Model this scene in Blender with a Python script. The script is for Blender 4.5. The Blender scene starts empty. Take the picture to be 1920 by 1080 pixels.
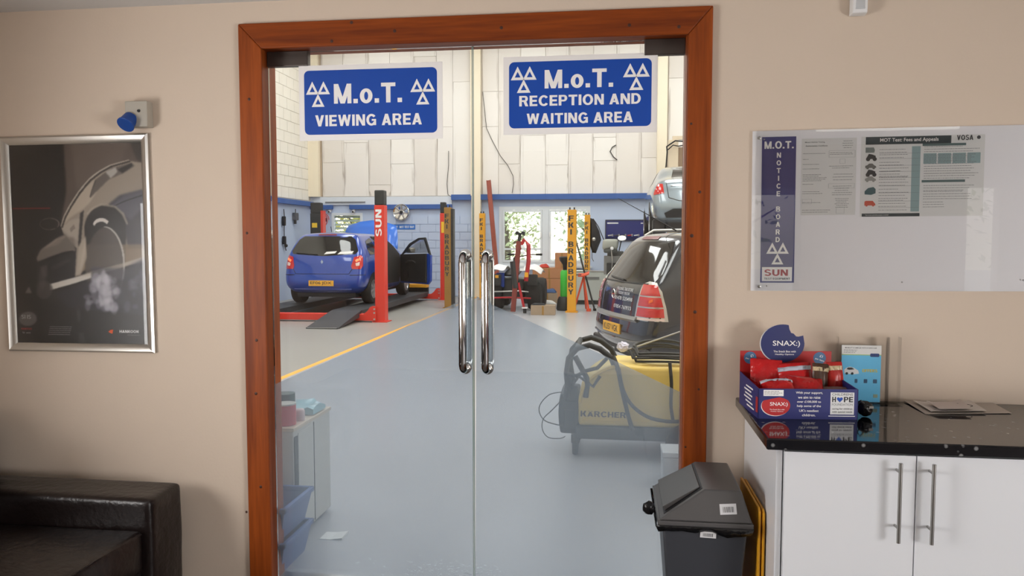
import bpy, bmesh, math, random
import numpy as np
from mathutils import Vector, Matrix
from mathutils.bvhtree import BVHTree
from math import pi, sin, cos, radians as R_
random.seed(7)
SC = bpy.context.scene
COL = SC.collection

# ------------------------------------------------------------------ camera, world, lights, exposure
CAM = Vector((0, -3.19, 1.554)); YAW, PITCH, FPX = R_(7.6), R_(3.6), 1450.0
cam = bpy.data.cameras.new('camera'); cam.lens = FPX / 1920 * 36; cam.sensor_width = 36; cam.clip_start = .05; cam.clip_end = 300
co = bpy.data.objects.new('camera', cam); COL.objects.link(co); SC.camera = co
co.location = CAM; co.rotation_euler = (pi / 2 - PITCH, 0.0, YAW)
SC.view_settings.view_transform = 'Standard'; SC.view_settings.look = 'None'
SC.view_settings.gamma = 1; SC.view_settings.use_curve_mapping = False
SC.view_settings.exposure = 0.0
W = bpy.data.worlds.new('world'); SC.world = W; W.use_nodes = True
wn = W.node_tree
sky = wn.nodes.new('ShaderNodeTexSky'); sky.sky_type = 'HOSEK_WILKIE'; sky.turbidity = 9; sky.ground_albedo = .4
sky.sun_direction = (-.5, .5, .7)
wn.links.new(sky.outputs[0], wn.nodes['Background'].inputs[0]); wn.nodes['Background'].inputs[1].default_value = 13.0

def area(name, loc, rot, sx, sy, power, col=(1, 1, 1), spread=180):
    l = bpy.data.lights.new(name, 'AREA'); l.shape = 'RECTANGLE'; l.size = sx; l.size_y = sy; l.energy = power; l.color = col
    l.spread = R_(spread)
    o = bpy.data.objects.new(name, l); COL.objects.link(o); o.location = loc; o.rotation_euler = rot
    return o
# daylight through the reception's left window, and an added fill lamp at the right wall
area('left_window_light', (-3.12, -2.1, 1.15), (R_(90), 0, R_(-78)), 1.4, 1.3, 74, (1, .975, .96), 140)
area('right_fill_light', (4.22, -3.4, .95), (R_(90), 0, R_(80)), 2.6, 1.0, 135, (1, .985, .985), 140)
# workshop area lights, added under the closed roof to light the hall
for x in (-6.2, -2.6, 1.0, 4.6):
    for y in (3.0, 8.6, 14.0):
        area('overhead_fill_light', (x, y, 7.25), (0, 0, 0), 1.3, 3.4, 120, (1, .99, .98))
area('workshop_side_light', (6.9, 6.0, 2.6), (R_(90), 0, R_(90)), 5.0, 4.0, 190, (.95, .98, 1))  # unseen area light in front of the solid right workshop wall

# ------------------------------------------------------------------ pixel <-> place helpers (for reading positions off the photograph)
_F = Vector((-sin(YAW) * cos(PITCH), cos(YAW) * cos(PITCH), -sin(PITCH))); _R = Vector((cos(YAW), sin(YAW), 0)); _U = _R.cross(_F)
def ray(x, y): return _F * FPX + _R * (x - 960) - _U * (y - 540)
def PY(x, y, Y): d = ray(x, y); return CAM + d * ((Y - CAM.y) / d.y)
def PZ(x, y, Z=0.0): d = ray(x, y); return CAM + d * ((Z - CAM.z) / d.z)
def PX(x, y, X): d = ray(x, y); return CAM + d * ((X - CAM.x) / d.x)

# ------------------------------------------------------------------ materials
def lin(c):
    return tuple(((v / 255) / 12.92 if v / 255 <= .04045 else ((v / 255 + .055) / 1.055) ** 2.4) for v in c)
MATS = {}
def mat(name, c, rough=.5, metal=0., var=.06, scale=6., bump=0., bscale=60., coat=0., spec=.5, alpha=None, emit=None, ior=None):
    if name in MATS: return MATS[name]
    m = bpy.data.materials.new(name); m.use_nodes = True; n = m.node_tree; b = n.nodes['Principled BSDF']
    L = lin(c)
    tc = n.nodes.new('ShaderNodeTexCoord')
    nz = n.nodes.new('ShaderNodeTexNoise'); nz.inputs['Scale'].default_value = scale; nz.inputs['Detail'].default_value = 4
    n.links.new(tc.outputs['Object'], nz.inputs['Vector'])
    mx = n.nodes.new('ShaderNodeMix'); mx.data_type = 'RGBA'
    mx.inputs[6].default_value = tuple(v * (1 - var) for v in L) + (1,)
    mx.inputs[7].default_value = tuple(min(1, v * (1 + var)) for v in L) + (1,)
    n.links.new(nz.outputs[0], mx.inputs[0]); n.links.new(mx.outputs[2], b.inputs['Base Color'])
    b.inputs['Roughness'].default_value = rough; b.inputs['Metallic'].default_value = metal
    b.inputs['Coat Weight'].default_value = coat; b.inputs['Coat Roughness'].default_value = .04
    b.inputs['Specular IOR Level'].default_value = spec
    if ior: b.inputs['IOR'].default_value = ior
    if bump:
        n2 = n.nodes.new('ShaderNodeTexNoise'); n2.inputs['Scale'].default_value = bscale; n2.inputs['Detail'].default_value = 3
        n.links.new(tc.outputs['Object'], n2.inputs['Vector'])
        bp = n.nodes.new('ShaderNodeBump'); bp.inputs['Strength'].default_value = bump; bp.inputs['Distance'].default_value = .01
        n.links.new(n2.outputs[0], bp.inputs['Height']); n.links.new(bp.outputs[0], b.inputs['Normal'])
    if emit:
        b.inputs['Emission Color'].default_value = lin(emit[0]) + (1,); b.inputs['Emission Strength'].default_value = emit[1]
    MATS[name] = m; return m

def wood_mat(name, axis, c1=(158, 76, 24), c2=(118, 52, 15)):
    m = bpy.data.materials.new(name); m.use_nodes = True; n = m.node_tree; b = n.nodes['Principled BSDF']; N = n.nodes.new; K = n.links.new
    tc = N('ShaderNodeTexCoord'); mp = N('ShaderNodeMapping'); sc = [9, 9, 9]; sc[axis] = .55; mp.inputs['Scale'].default_value = sc
    K(tc.outputs['Object'], mp.inputs[0])
    nz = N('ShaderNodeTexNoise'); nz.inputs['Scale'].default_value = 2.2; nz.inputs['Detail'].default_value = 6; nz.inputs['Distortion'].default_value = .6; K(mp.outputs[0], nz.inputs['Vector'])
    fine = N('ShaderNodeTexNoise'); fine.inputs['Scale'].default_value = 12; fine.inputs['Detail'].default_value = 3; K(mp.outputs[0], fine.inputs['Vector'])
    ad = N('ShaderNodeMath'); ad.operation = 'MULTIPLY_ADD'; K(fine.outputs[0], ad.inputs[0]); ad.inputs[1].default_value = .35; K(nz.outputs[0], ad.inputs[2])
    rp = N('ShaderNodeValToRGB'); rp.color_ramp.elements[0].position = .5; rp.color_ramp.elements[0].color = lin(c1) + (1,)
    rp.color_ramp.elements[1].position = .85; rp.color_ramp.elements[1].color = lin(c2) + (1,); K(ad.outputs[0], rp.inputs[0])
    K(rp.outputs[0], b.inputs['Base Color']); b.inputs['Roughness'].default_value = .45; b.inputs['Specular IOR Level'].default_value = .25
    MATS[name] = m; return m

def clear_mat(name, tint=(1, 1, 1), refl=1.0, rough=0.0, ior=1.5):
    """clear sheet without refraction: transparent plus Fresnel reflection"""
    m = bpy.data.materials.new(name); m.use_nodes = True; n = m.node_tree; n.nodes.clear(); N = n.nodes.new; K = n.links.new
    o = N('ShaderNodeOutputMaterial'); t = N('ShaderNodeBsdfTransparent'); t.inputs[0].default_value = tuple(tint) + (1,)
    g = N('ShaderNodeBsdfGlossy'); g.inputs['Roughness'].default_value = rough
    f = N('ShaderNodeFresnel'); f.inputs[0].default_value = ior
    mu = N('ShaderNodeMath'); mu.operation = 'MULTIPLY'; mu.inputs[1].default_value = refl; K(f.outputs[0], mu.inputs[0])
    mx = N('ShaderNodeMixShader'); K(mu.outputs[0], mx.inputs[0]); K(t.outputs[0], mx.inputs[1]); K(g.outputs[0], mx.inputs[2]); K(mx.outputs[0], o.inputs[0])
    MATS[name] = m; return m

def film_mat():
    """etched window film: lets part of the view through and scatters the rest"""
    m = bpy.data.materials.new('etched_film'); m.use_nodes = True; n = m.node_tree; n.nodes.clear(); N = n.nodes.new; K = n.links.new
    o = N('ShaderNodeOutputMaterial'); t = N('ShaderNodeBsdfTransparent'); t.inputs[0].default_value = (.93, .96, 1, 1)
    d = N('ShaderNodeBsdfTranslucent'); d.inputs[0].default_value = (.47, .52, .59, 1)
    e = N('ShaderNodeBsdfDiffuse'); e.inputs[0].default_value = (.47, .52, .59, 1)
    dm = N('ShaderNodeMixShader'); dm.inputs[0].default_value = .45; K(d.outputs[0], dm.inputs[1]); K(e.outputs[0], dm.inputs[2])
    tc = N('ShaderNodeTexCoord'); nz = N('ShaderNodeTexNoise'); nz.inputs['Scale'].default_value = 1.3; K(tc.outputs['Object'], nz.inputs['Vector'])
    mr = N('ShaderNodeMapRange'); mr.inputs[3].default_value = .27; mr.inputs[4].default_value = .35; K(nz.outputs[0], mr.inputs[0])
    mx = N('ShaderNodeMixShader'); K(mr.outputs[0], mx.inputs[0]); K(t.outputs[0], mx.inputs[1]); K(dm.outputs[0], mx.inputs[2]); K(mx.outputs[0], o.inputs[0])
    MATS['film'] = m; return m

def vcol_mat(name, rough=.35, coat=.0):
    m = bpy.data.materials.new(name); m.use_nodes = True; n = m.node_tree; b = n.nodes['Principled BSDF']
    a = n.nodes.new('ShaderNodeVertexColor'); a.layer_name = 'print'; n.links.new(a.outputs[0], b.inputs['Base Color'])
    b.inputs['Roughness'].default_value = rough; b.inputs['Coat Weight'].default_value = coat; MATS[name] = m; return m

def speckle_mat():
    m = bpy.data.materials.new('black_granite_laminate'); m.use_nodes = True; n = m.node_tree; b = n.nodes['Principled BSDF']; N = n.nodes.new; K = n.links.new
    tc = N('ShaderNodeTexCoord'); v = N('ShaderNodeTexVoronoi'); v.inputs['Scale'].default_value = 26; K(tc.outputs['Object'], v.inputs['Vector'])
    ns = N('ShaderNodeTexNoise'); ns.inputs['Scale'].default_value = 9; K(tc.outputs['Object'], ns.inputs['Vector'])
    rp = N('ShaderNodeValToRGB'); rp.color_ramp.elements[0].position = .10; rp.color_ramp.elements[0].color = (.22, .22, .22, 1)
    rp.color_ramp.elements[1].position = .2; rp.color_ramp.elements[1].color = (.006, .006, .008, 1); K(v.outputs['Distance'], rp.inputs[0])
    K(rp.outputs[0], b.inputs['Base Color']); b.inputs['Roughness'].default_value = .07; MATS['speckle'] = m; return m

M_wall = mat('cream_plaster', (215, 198, 180), .85, var=.02, bump=.05, bscale=90)
M_ceil = mat('ceiling_paint', (214, 212, 210), .9, var=.02, bump=.15, bscale=40)
M_floorin = mat('reception_floor', (84, 76, 70), .6)
M_woodv = wood_mat('stained_pine_upright', 2); M_woodh = wood_mat('stained_pine_head', 0, (146, 68, 18), (106, 44, 12))
M_knot = mat('pine_knot', (66, 32, 16), .5)
M_glass = clear_mat('door_glass', (.965, .985, .975), 1.0)
M_gedge = mat('glass_edge', (120, 150, 145), .2)
M_film = film_mat()
M_chrome = mat('chrome', (225, 225, 225), .06, 1, var=.0)
M_fitting = mat('door_patch_fitting', (92, 84, 80), .35, .6)
M_signw = mat('sign_white', (252, 250, 248), .45, var=.01)
M_signb = mat('sign_blue', (6, 74, 176), .4, var=.03, scale=2)
M_white = mat('white_plastic', (232, 232, 232), .4, var=.01)
M_black = mat('black_plastic', (22, 22, 24), .45, var=.1)
M_rubber = mat('rubber', (20, 20, 21), .8, var=.1)
M_alu = mat('brushed_aluminium', (205, 203, 198), .28, .9, var=.03)
M_cab = mat('white_gloss_cabinet', (226, 228, 232), .25, var=.005)
M_top = speckle_mat()
M_steel = mat('satin_steel', (170, 168, 165), .3, 1, var=.02)

# ------------------------------------------------------------------ mesh builder
class S:
    def __init__(s): s.b = bmesh.new()
    def verts(s, pts): return [s.b.verts.new(p) for p in pts]
    def face(s, vs):
        try: return s.b.faces.new(vs)
        except ValueError: return None
    def box(s, x0, x1, y0, y1, z0, z1, M=None):
        p = [Vector((x, y, z)) for z in (z0, z1) for y in (y0, y1) for x in (x0, x1)]
        if M is not None: p = [M @ q for q in p]
        v = s.verts(p)
        for f in ((0, 2, 3, 1), (4, 5, 7, 6), (0, 1, 5, 4), (2, 6, 7, 3), (0, 4, 6, 2), (1, 3, 7, 5)): s.face([v[i] for i in f])
        return s
    def quad(s, *p): s.face(s.verts(p)); return s
    def hexa(s, a, b):
        """a, b: two quads of four points, joined into a solid"""
        va, vb = s.verts(a), s.verts(b); n = len(va)
        s.face(va[::-1]); s.face(vb)
        for i in range(n): s.face([va[i], va[(i + 1) % n], vb[(i + 1) % n], vb[i]])
        return s
    def prism(s, poly, axis, a, b, M=None):
        """poly of 2-D points; axis 0: (y,z) 1: (x,z) 2: (x,y)"""
        def P(p, t):
            q = Vector((t, p[0], p[1])) if axis == 0 else Vector((p[0], t, p[1])) if axis == 1 else Vector((p[0], p[1], t))
            return M @ q if M is not None else q
        return s.hexa([P(p, a) for p in poly], [P(p, b) for p in poly])
    def cyl(s, p0, p1, r0, r1=None, n=14, caps=True):
        p0, p1 = Vector(p0), Vector(p1); r1 = r0 if r1 is None else r1
        d = (p1 - p0).normalized(); a = d.orthogonal().normalized(); c = d.cross(a)
        A = s.verts([p0 + (a * cos(2 * pi * i / n) + c * sin(2 * pi * i / n)) * r0 for i in range(n)])
        B = s.verts([p1 + (a * cos(2 * pi * i / n) + c * sin(2 * pi * i / n)) * r1 for i in range(n)])
        for i in range(n): s.face([A[i], A[(i + 1) % n], B[(i + 1) % n], B[i]])
        if caps: s.face(A[::-1]); s.face(B)
        return s
    def tube(s, pts, r, n=8, closed=False, radii=None):
        pts = [Vector(p) for p in pts]; m = len(pts); rings = []; up = None
        for i, p in enumerate(pts):
            a = pts[(i - 1) % m] if closed or i else p; b = pts[(i + 1) % m] if closed or i < m - 1 else p
            d = (b - a)
            if d.length < 1e-9: d = Vector((0, 0, 1))
            d.normalize()
            if up is None: up = d.orthogonal().normalized()
            up = (up - d * up.dot(d))
            if up.length < 1e-6: up = d.orthogonal()
            up.normalize(); w = d.cross(up); rr = radii[i] if radii else r
            rings.append(s.verts([p + (up * cos(2 * pi * k / n) + w * sin(2 * pi * k / n)) * rr for k in range(n)]))
        for i in range(m if closed else m - 1):
            A, B = rings[i], rings[(i + 1) % m]
            for k in range(n): s.face([A[k], A[(k + 1) % n], B[(k + 1) % n], B[k]])
        if not closed: s.face(rings[0][::-1]); s.face(rings[-1])
        return s
    def lathe(s, prof, c, axis, n=28, caps=True):
        """prof: (radius, height) pairs around axis vector from c"""
        c = Vector(c); d = Vector(axis).normalized(); a = d.orthogonal().normalized(); w = d.cross(a); rings = []
        for r, h in prof:
            rings.append(s.verts([c + d * h + (a * cos(2 * pi * i / n) + w * sin(2 * pi * i / n)) * max(r, 1e-4) for i in range(n)]))
        for A, B in zip(rings, rings[1:]):
            for i in range(n): s.face([A[i], A[(i + 1) % n], B[(i + 1) % n], B[i]])
        if caps: s.face(rings[0][::-1]); s.face(rings[-1])
        return s
    def ball(s, c, r, n=2, sc=(1, 1, 1), jit=0):
        g = bmesh.ops.create_icosphere(s.b, subdivisions=n, radius=1.0)
        for v in g['verts']:
            k = 1 + random.uniform(-jit, jit); v.co = Vector((c[0] + v.co.x * r * sc[0] * k, c[1] + v.co.y * r * sc[1] * k, c[2] + v.co.z * r * sc[2] * k))
        return s
    def lattice(s, f, nu, nv, nw):
        """surface of a lattice box; f(i,j,k) gives the point"""
        V = {}
        def g(i, j, k):
            if (i, j, k) not in V: V[(i, j, k)] = s.b.verts.new(f(i, j, k))
            return V[(i, j, k)]
        for i in range(nu):
            for j in range(nv):
                s.face([g(i, j, 0), g(i, j + 1, 0), g(i + 1, j + 1, 0), g(i + 1, j, 0)]); s.face([g(i, j, nw), g(i + 1, j, nw), g(i + 1, j + 1, nw), g(i, j + 1, nw)])
        for i in range(nu):
            for k in range(nw):
                s.face([g(i, 0, k), g(i + 1, 0, k), g(i + 1, 0, k + 1), g(i, 0, k + 1)]); s.face([g(i, nv, k), g(i, nv, k + 1), g(i + 1, nv, k + 1), g(i + 1, nv, k)])
        for j in range(nv):
            for k in range(nw):
                s.face([g(0, j, k), g(0, j, k + 1), g(0, j + 1, k + 1), g(0, j + 1, k)]); s.face([g(nu, j, k), g(nu, j + 1, k), g(nu, j + 1, k + 1), g(nu, j, k + 1)])
        return s
    def mesh(s, name, smooth=None):
        bmesh.ops.recalc_face_normals(s.b, faces=s.b.faces[:])
        me = bpy.data.meshes.new(name); s.b.to_mesh(me); s.b.free()
        if smooth is not None:
            me.polygons.foreach_set('use_smooth', [True] * len(me.polygons))
            if smooth < 180: me.set_sharp_from_angle(angle=R_(smooth))
        return me
    def build(s, name, m, parent=None, smooth=None, bevel=0, seg=2, sub=0, solid=0):
        me = s.mesh(name, smooth); me.materials.append(m)
        return put(name, me, parent, bevel, seg, sub, solid)

def put(name, me, parent=None, bevel=0, seg=2, sub=0, solid=0):
    o = bpy.data.objects.new(name, me); COL.objects.link(o)
    if parent is not None: o.parent = parent
    if solid: md = o.modifiers.new('s', 'SOLIDIFY'); md.thickness = solid; md.offset = 0
    if bevel: md = o.modifiers.new('b', 'BEVEL'); md.width = bevel; md.segments = seg; md.limit_method = 'ANGLE'; md.angle_limit = R_(35)
    if sub: md = o.modifiers.new('u', 'SUBSURF'); md.levels = sub; md.render_levels = sub
    return o
def tag(o, label, cat, group=None, kind=None):
    if label: o['label'] = label
    if cat: o['category'] = cat
    if group: o['group'] = group
    if kind: o['kind'] = kind
    return o
def thing(name, label, cat, loc=(0, 0, 0), rz=0, group=None, rot=None):
    o = bpy.data.objects.new(name, None); COL.objects.link(o); o.location = loc; o.rotation_euler = rot if rot else (0, 0, rz)
    o.empty_display_size = .05
    return tag(o, label, cat, group)
def struct(o): o['kind'] = 'structure'; return o
def structroot(name, loc=(0, 0, 0)):
    o = bpy.data.objects.new(name, None); COL.objects.link(o); o.location = loc; return struct(o)
def copy_tree(o, parent=None):
    c = o.copy(); COL.objects.link(c); c.parent = parent
    for ch in o.children: copy_tree(ch, c)
    return c

def fr(o, x, y):
    """matrix with origin o, text x direction, text y direction"""
    x = Vector(x).normalized(); y = Vector(y); y = (y - x * y.dot(x)).normalized(); z = x.cross(y); M = Matrix((x, y, z)).transposed().to_4x4(); M.translation = Vector(o); return M
WALLX, WALLZ = (1, 0, 0), (0, 0, 1)

def glyphs():
    """heavy grotesque capitals drawn as flat pieces: each glyph is (width, list of polygons)"""
    T, H = .235, .19; G = {}
    def R(x0, x1, y0, y1): return [(x0, y0), (x1, y0), (x1, y1), (x0, y1)]
    def D(xb, xt, t=T * 1.06, y0=0, y1=1): return [(xb, y0), (xb + t, y0), (xt + t, y1), (xt, y1)]
    def A(cx, cy, rx, ry, a0, a1, n=14, tx=T, ty=H):
        o = []
        for k in range(n):
            p, q = R_(a0 + (a1 - a0) * k / n), R_(a0 + (a1 - a0) * (k + 1) / n)
            o.append([(cx + rx * cos(p), cy + ry * sin(p)), (cx + rx * cos(q), cy + ry * sin(q)), (cx + (rx - tx) * cos(q), cy + (ry - ty) * sin(q)), (cx + (rx - tx) * cos(p), cy + (ry - ty) * sin(p))])
        return o
    G['I'] = (T, [R(0, T, 0, 1)]); G['.'] = (T, [R(0, T, 0, T * .95)]); G['-'] = (.34, [R(0, .34, .34, .34 + H)])
    G['T'] = (.76, [R(0, .76, 1 - H, 1), R(.38 - T / 2, .38 + T / 2, 0, 1 - H)])
    G['E'] = (.68, [R(0, T, 0, 1), R(T, .68, 0, H), R(T, .63, .5 - H / 2, .5 + H / 2), R(T, .67, 1 - H, 1)])
    G['F'] = (.64, [R(0, T, 0, 1), R(T, .60, .5 - H / 2, .5 + H / 2), R(T, .64, 1 - H, 1)])
    G['L'] = (.62, [R(0, T, 0, 1), R(T, .62, 0, H)])
    G['H'] = (.78, [R(0, T, 0, 1), R(.78 - T, .78, 0, 1), R(T, .78 - T, .5 - H / 2, .5 + H / 2)])
    G['V'] = (.80, [D(.28, 0), D(.28, .80 - T * 1.06)]); G['A'] = (.84, [D(0, .30), D(.84 - T * 1.06, .30), R(.20, .64, .20, .36)])
    G['W'] = (1.14, [D(.20, 0, .22), D(.20, .46, .22), D(.72, .46, .22), D(.72, .92, .22)])
    G['M'] = (.94, [R(0, T * .92, 0, 1), R(.94 - T * .92, .94, 0, 1), D(.35, 0, .24), D(.35, .70, .24)])
    G['N'] = (.80, [R(0, T * .95, 0, 1), R(.80 - T * .95, .80, 0, 1), D(.80 - T * 1.1, 0, T * 1.1)])
    G['Z'] = (.70, [R(0, .70, 0, H), R(0, .70, 1 - H, 1), D(0, .42, .28, H, 1 - H)])
    G['X'] = (.80, [D(0, .54, .26), D(.54, 0, .26)]); G['Y'] = (.80, [D(.28, 0, T, .42, 1), D(.28, .56, T, .42, 1), R(.28, .28 + T, 0, .42)])
    G['K'] = (.80, [R(0, T, 0, 1), D(T, .50, .28, .36, 1), D(.52, .24, .28, 0, .60)])
    G['O'] = (.90, A(.45, .5, .45, .52, 0, 360, 28)); G['o'] = (.68, A(.34, .36, .34, .38, 0, 360, 24, T, .17))
    G['C'] = (.84, A(.45, .5, .45, .52, 38, 322, 24)); G['G'] = (.88, A(.45, .5, .45, .52, 38, 330, 24) + [R(.86 - T * .8, .86, .02, .54), R(.48, .86, .40, .40 + H * .85)])
    G['Q'] = (.90, A(.45, .5, .45, .52, 0, 360, 28) + [D(.62, .40, .24, -.04, .3)])
    def bowl(y0, y1, w): r = (y1 - y0) / 2; return [R(T, w - r * .9, y0, y0 + H * .9), R(T, w - r * .9, y1 - H * .9, y1)] + A(w - r * .9, (y0 + y1) / 2, r * .9, r, -90, 90, 10, T, H * .9)
    G['D'] = (.80, [R(0, T, 0, 1), R(T, .42, 0, H), R(T, .42, 1 - H, 1)] + A(.36, .5, .44, .5, -90, 90, 16)); G['P'] = (.74, [R(0, T, 0, 1)] + bowl(.38, 1, .74))
    G['R'] = (.80, [R(0, T, 0, 1)] + bowl(.42, 1, .76) + [D(.54, .36, .26, 0, .46)]); G['B'] = (.78, [R(0, T, 0, 1)] + bowl(.47, 1, .74) + bowl(0, .55, .78))
    G['U'] = (.80, [R(0, T, .38, 1), R(.80 - T, .80, .38, 1)] + A(.40, .38, .40, .40, 180, 360, 14)); G['J'] = (.60, [R(.60 - T, .60, .34, 1)] + A(.30, .32, .30, .34, 180, 360, 12))
    G['S'] = (.76, A(.38, .74, .36, .28, 20, 270, 14, T * .9, H * .9) + A(.38, .28, .38, .30, -160, 90, 14, T * .9, H * .9))
    G['Ä'] = (.84, [[(x, y * .84) for x, y in p] for p in G['A'][1]] + [R(.16, .34, .90, 1.02), R(.50, .68, .90, 1.02)])
    return G
GL = glyphs()
def glyphmesh(s, space):
    b = S(); x = 0; z = 0
    for ch in s:
        if ch == ' ': x += .36; continue
        w, P = GL[ch]
        for i, p in enumerate(P): z = .00003 * i; b.face(b.verts([(x + a, c, z) for a, c in p]))
        x += w + .11 * space
    me = bpy.data.meshes.new('t'); b.b.to_mesh(me); b.b.free(); return me
def textmesh(s, bold=.0, stacked=False, space=1.0):
    cu = bpy.data.curves.new('t', 'FONT'); cu.body = '\n'.join(s) if stacked else s; cu.offset = bold; cu.align_x = 'CENTER'; cu.space_character = space
    cu.resolution_u = 3
    if stacked: cu.space_line = .95
    o = bpy.data.objects.new('t', cu); COL.objects.link(o)
    me = bpy.data.meshes.new_from_object(o.evaluated_get(bpy.context.evaluated_depsgraph_get()))
    bpy.data.objects.remove(o); bpy.data.curves.remove(cu); return me
def text(s, m, parent, M, w=None, h=None, bold=.02, name='lettering', stacked=False, space=1.0, fn=None):
    me = glyphmesh(s, space) if (bold >= .02 and all(c in GL or c == ' ' for c in s)) else textmesh(s, min(bold, .012), stacked, space); n = len(me.vertices); a = np.empty(n * 3); me.vertices.foreach_get('co', a); a = a.reshape(-1, 3)
    lo, hi = a.min(0), a.max(0); c = (lo + hi) / 2; ext = hi - lo; a -= c; a[:, 2] += c[2]
    sx = (w / ext[0]) if w else None; sy = (h / ext[1]) if h else None
    sx = sx or sy; sy = sy or sx; a[:, 0] *= sx; a[:, 1] *= sy
    pts = [fn(p[0], p[1]) if fn else M @ Vector((p[0], p[1], p[2])) for p in a]
    me.vertices.foreach_set('co', np.array([list(p) for p in pts]).ravel()); me.materials.clear(); me.materials.append(m); me.update()
    return put(name, me, parent)

# ================================================================== SETTING
WT = .16   # thickness of the wall between reception and workshop
OX0, OX1, OZ1 = -1.53, .287, 2.385
RX0, RX1, RY0, RZ = -3.2, 4.3, -5.55, 2.565
w = S(); w.box(RX0 - .2, OX0, 0, WT, 0, 3.2).box(OX1, RX1 + .2, 0, WT, 0, 3.2).box(OX0, OX1, 0, WT, OZ1, 3.2)
struct(w.build('wall_dividing', M_wall))
M_whi = mat('workshop_white_panel', (232, 224, 212), .7, var=.05, scale=1.2)
w = S(); w.box(-8.6, 7.2, WT * .5, WT, 3.2, 7.6).box(-8.6, RX0 - .2, 0.08, WT, 0, 3.2).box(RX1 + .2, 7.2, .08, WT, 0, 3.2); struct(w.build('wall_workshop_front', M_whi))
struct(S().box(RX0 - .2, RX1 + .2, RY0 - .2, 0, RZ, RZ + .12).build('ceiling_reception', M_ceil))
struct(S().box(RX0 - .2, RX1 + .2, RY0 - .2, .02, -.1, 0).build('floor_reception', M_floorin))
w = S(); w.box(RX0 - .15, RX0, RY0, 0, 0, RZ)
struct(w.build('wall_left', M_wall))
struct(S().box(RX1, RX1 + .15, RY0, 0, 0, RZ).build('wall_right', M_wall))
# shop front wall behind the camera with two openings
w = S(); yb0, yb1 = RY0 - .15, RY0
for x0, x1, z0, z1 in ((RX0, .75, 0, RZ), (2.0, 3.66, 0, RZ), (3.98, RX1, 0, RZ), (.75, 2.0, 0, .55), (.75, 2.0, 2.1, RZ), (3.66, 3.98, 2.1, RZ)): w.box(x0, x1, yb0, yb1, z0, z1)
struct(w.build('wall_shopfront', M_wall))
wr = structroot('window_3', (0, yb0 + .05, 0)); f = S()
for x0, x1, z0, z1 in ((.75, 2.0, .55, .61), (.75, 2.0, 2.04, 2.1), (.75, .81, .61, 2.04), (1.94, 2.0, .61, 2.04)): f.box(x0, x1, -.03, .03, z0, z1)
f.build('window_frame', M_white, wr); 
for x in (1.36,): S().box(x - .03, x + .03, -.029, .029, .61, 2.04).build('mullion', M_white, wr)
# fluorescent batten in the reception, behind the camera
t = thing('ceiling_batten', 'white fluorescent batten fixed to the reception ceiling behind the viewer', 'ceiling light', (2.3, -3.9, RZ))
S().box(-.6, .6, -.04, .04, -.05, 0).build('housing', M_white, t, bevel=.005)
S().cyl((-.58, 0, -.065), (.58, 0, -.065), .014).build('tube', mat('lamp_tube', (255, 255, 250), .5, emit=((255, 252, 240), 3.0)), t, smooth=40)

# workshop shell
def floor_mat(name, c, rough, var):
    m = bpy.data.materials.new(name); m.use_nodes = True; n = m.node_tree; b = n.nodes['Principled BSDF']; N = n.nodes.new; K = n.links.new
    tc = N('ShaderNodeTexCoord'); a = N('ShaderNodeTexNoise'); a.inputs['Scale'].default_value = .7; a.inputs['Detail'].default_value = 6; K(tc.outputs['Object'], a.inputs['Vector'])
    mx = N('ShaderNodeMix'); mx.data_type = 'RGBA'; L = lin(c); mx.inputs[6].default_value = tuple(v * (1 - var) for v in L) + (1,); mx.inputs[7].default_value = tuple(min(1, v * (1 + var)) for v in L) + (1,)
    K(a.outputs[0], mx.inputs[0])
    s2 = N('ShaderNodeTexNoise'); s2.inputs['Scale'].default_value = 14; s2.inputs['Detail'].default_value = 8; K(tc.outputs['Object'], s2.inputs['Vector'])
    rp = N('ShaderNodeValToRGB'); rp.color_ramp.elements[0].position = .66; rp.color_ramp.elements[0].color = (0, 0, 0, 1); rp.color_ramp.elements[1].position = .74; rp.color_ramp.elements[1].color = (.35, .35, .35, 1); K(s2.outputs[0], rp.inputs[0])
    m2 = N('ShaderNodeMix'); m2.data_type = 'RGBA'; K(rp.outputs[0], m2.inputs[0]); K(mx.outputs[2], m2.inputs[6]); m2.inputs[7].default_value = lin((196, 198, 198)) + (1,)
    K(m2.outputs[2], b.inputs['Base Color']); b.inputs['Roughness'].default_value = rough; return m
M_fg = floor_mat('grey_floor_paint', (150, 148, 144), .38, .1); M_fw = floor_mat('blue_grey_walkway_paint', (166, 167, 172), .30, .06)
BY = 17.45; BX0, BX1, BZ = -8.38, 7.0, 7.6
struct(S().box(BX0 - .2, -3.74, WT, BY + .3, -.1, 0).build('floor_workshop_bay', M_fg))
struct(S().box(-3.66, BX1 + .2, WT - .14, BY + .3, -.1, 0).build('floor_workshop_walkway', M_fw))
struct(S().box(-3.74, -3.66, WT, BY + .3, -.1, .0005).build('trim_yellow_line', mat('yellow_line_paint', (236, 172, 62), .5, var=.15, scale=3)))
struct(S().box(BX0 - .2, BX1 + .2, WT, BY + .3, BZ, BZ + .15).build('ceiling_workshop', M_whi))
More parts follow.
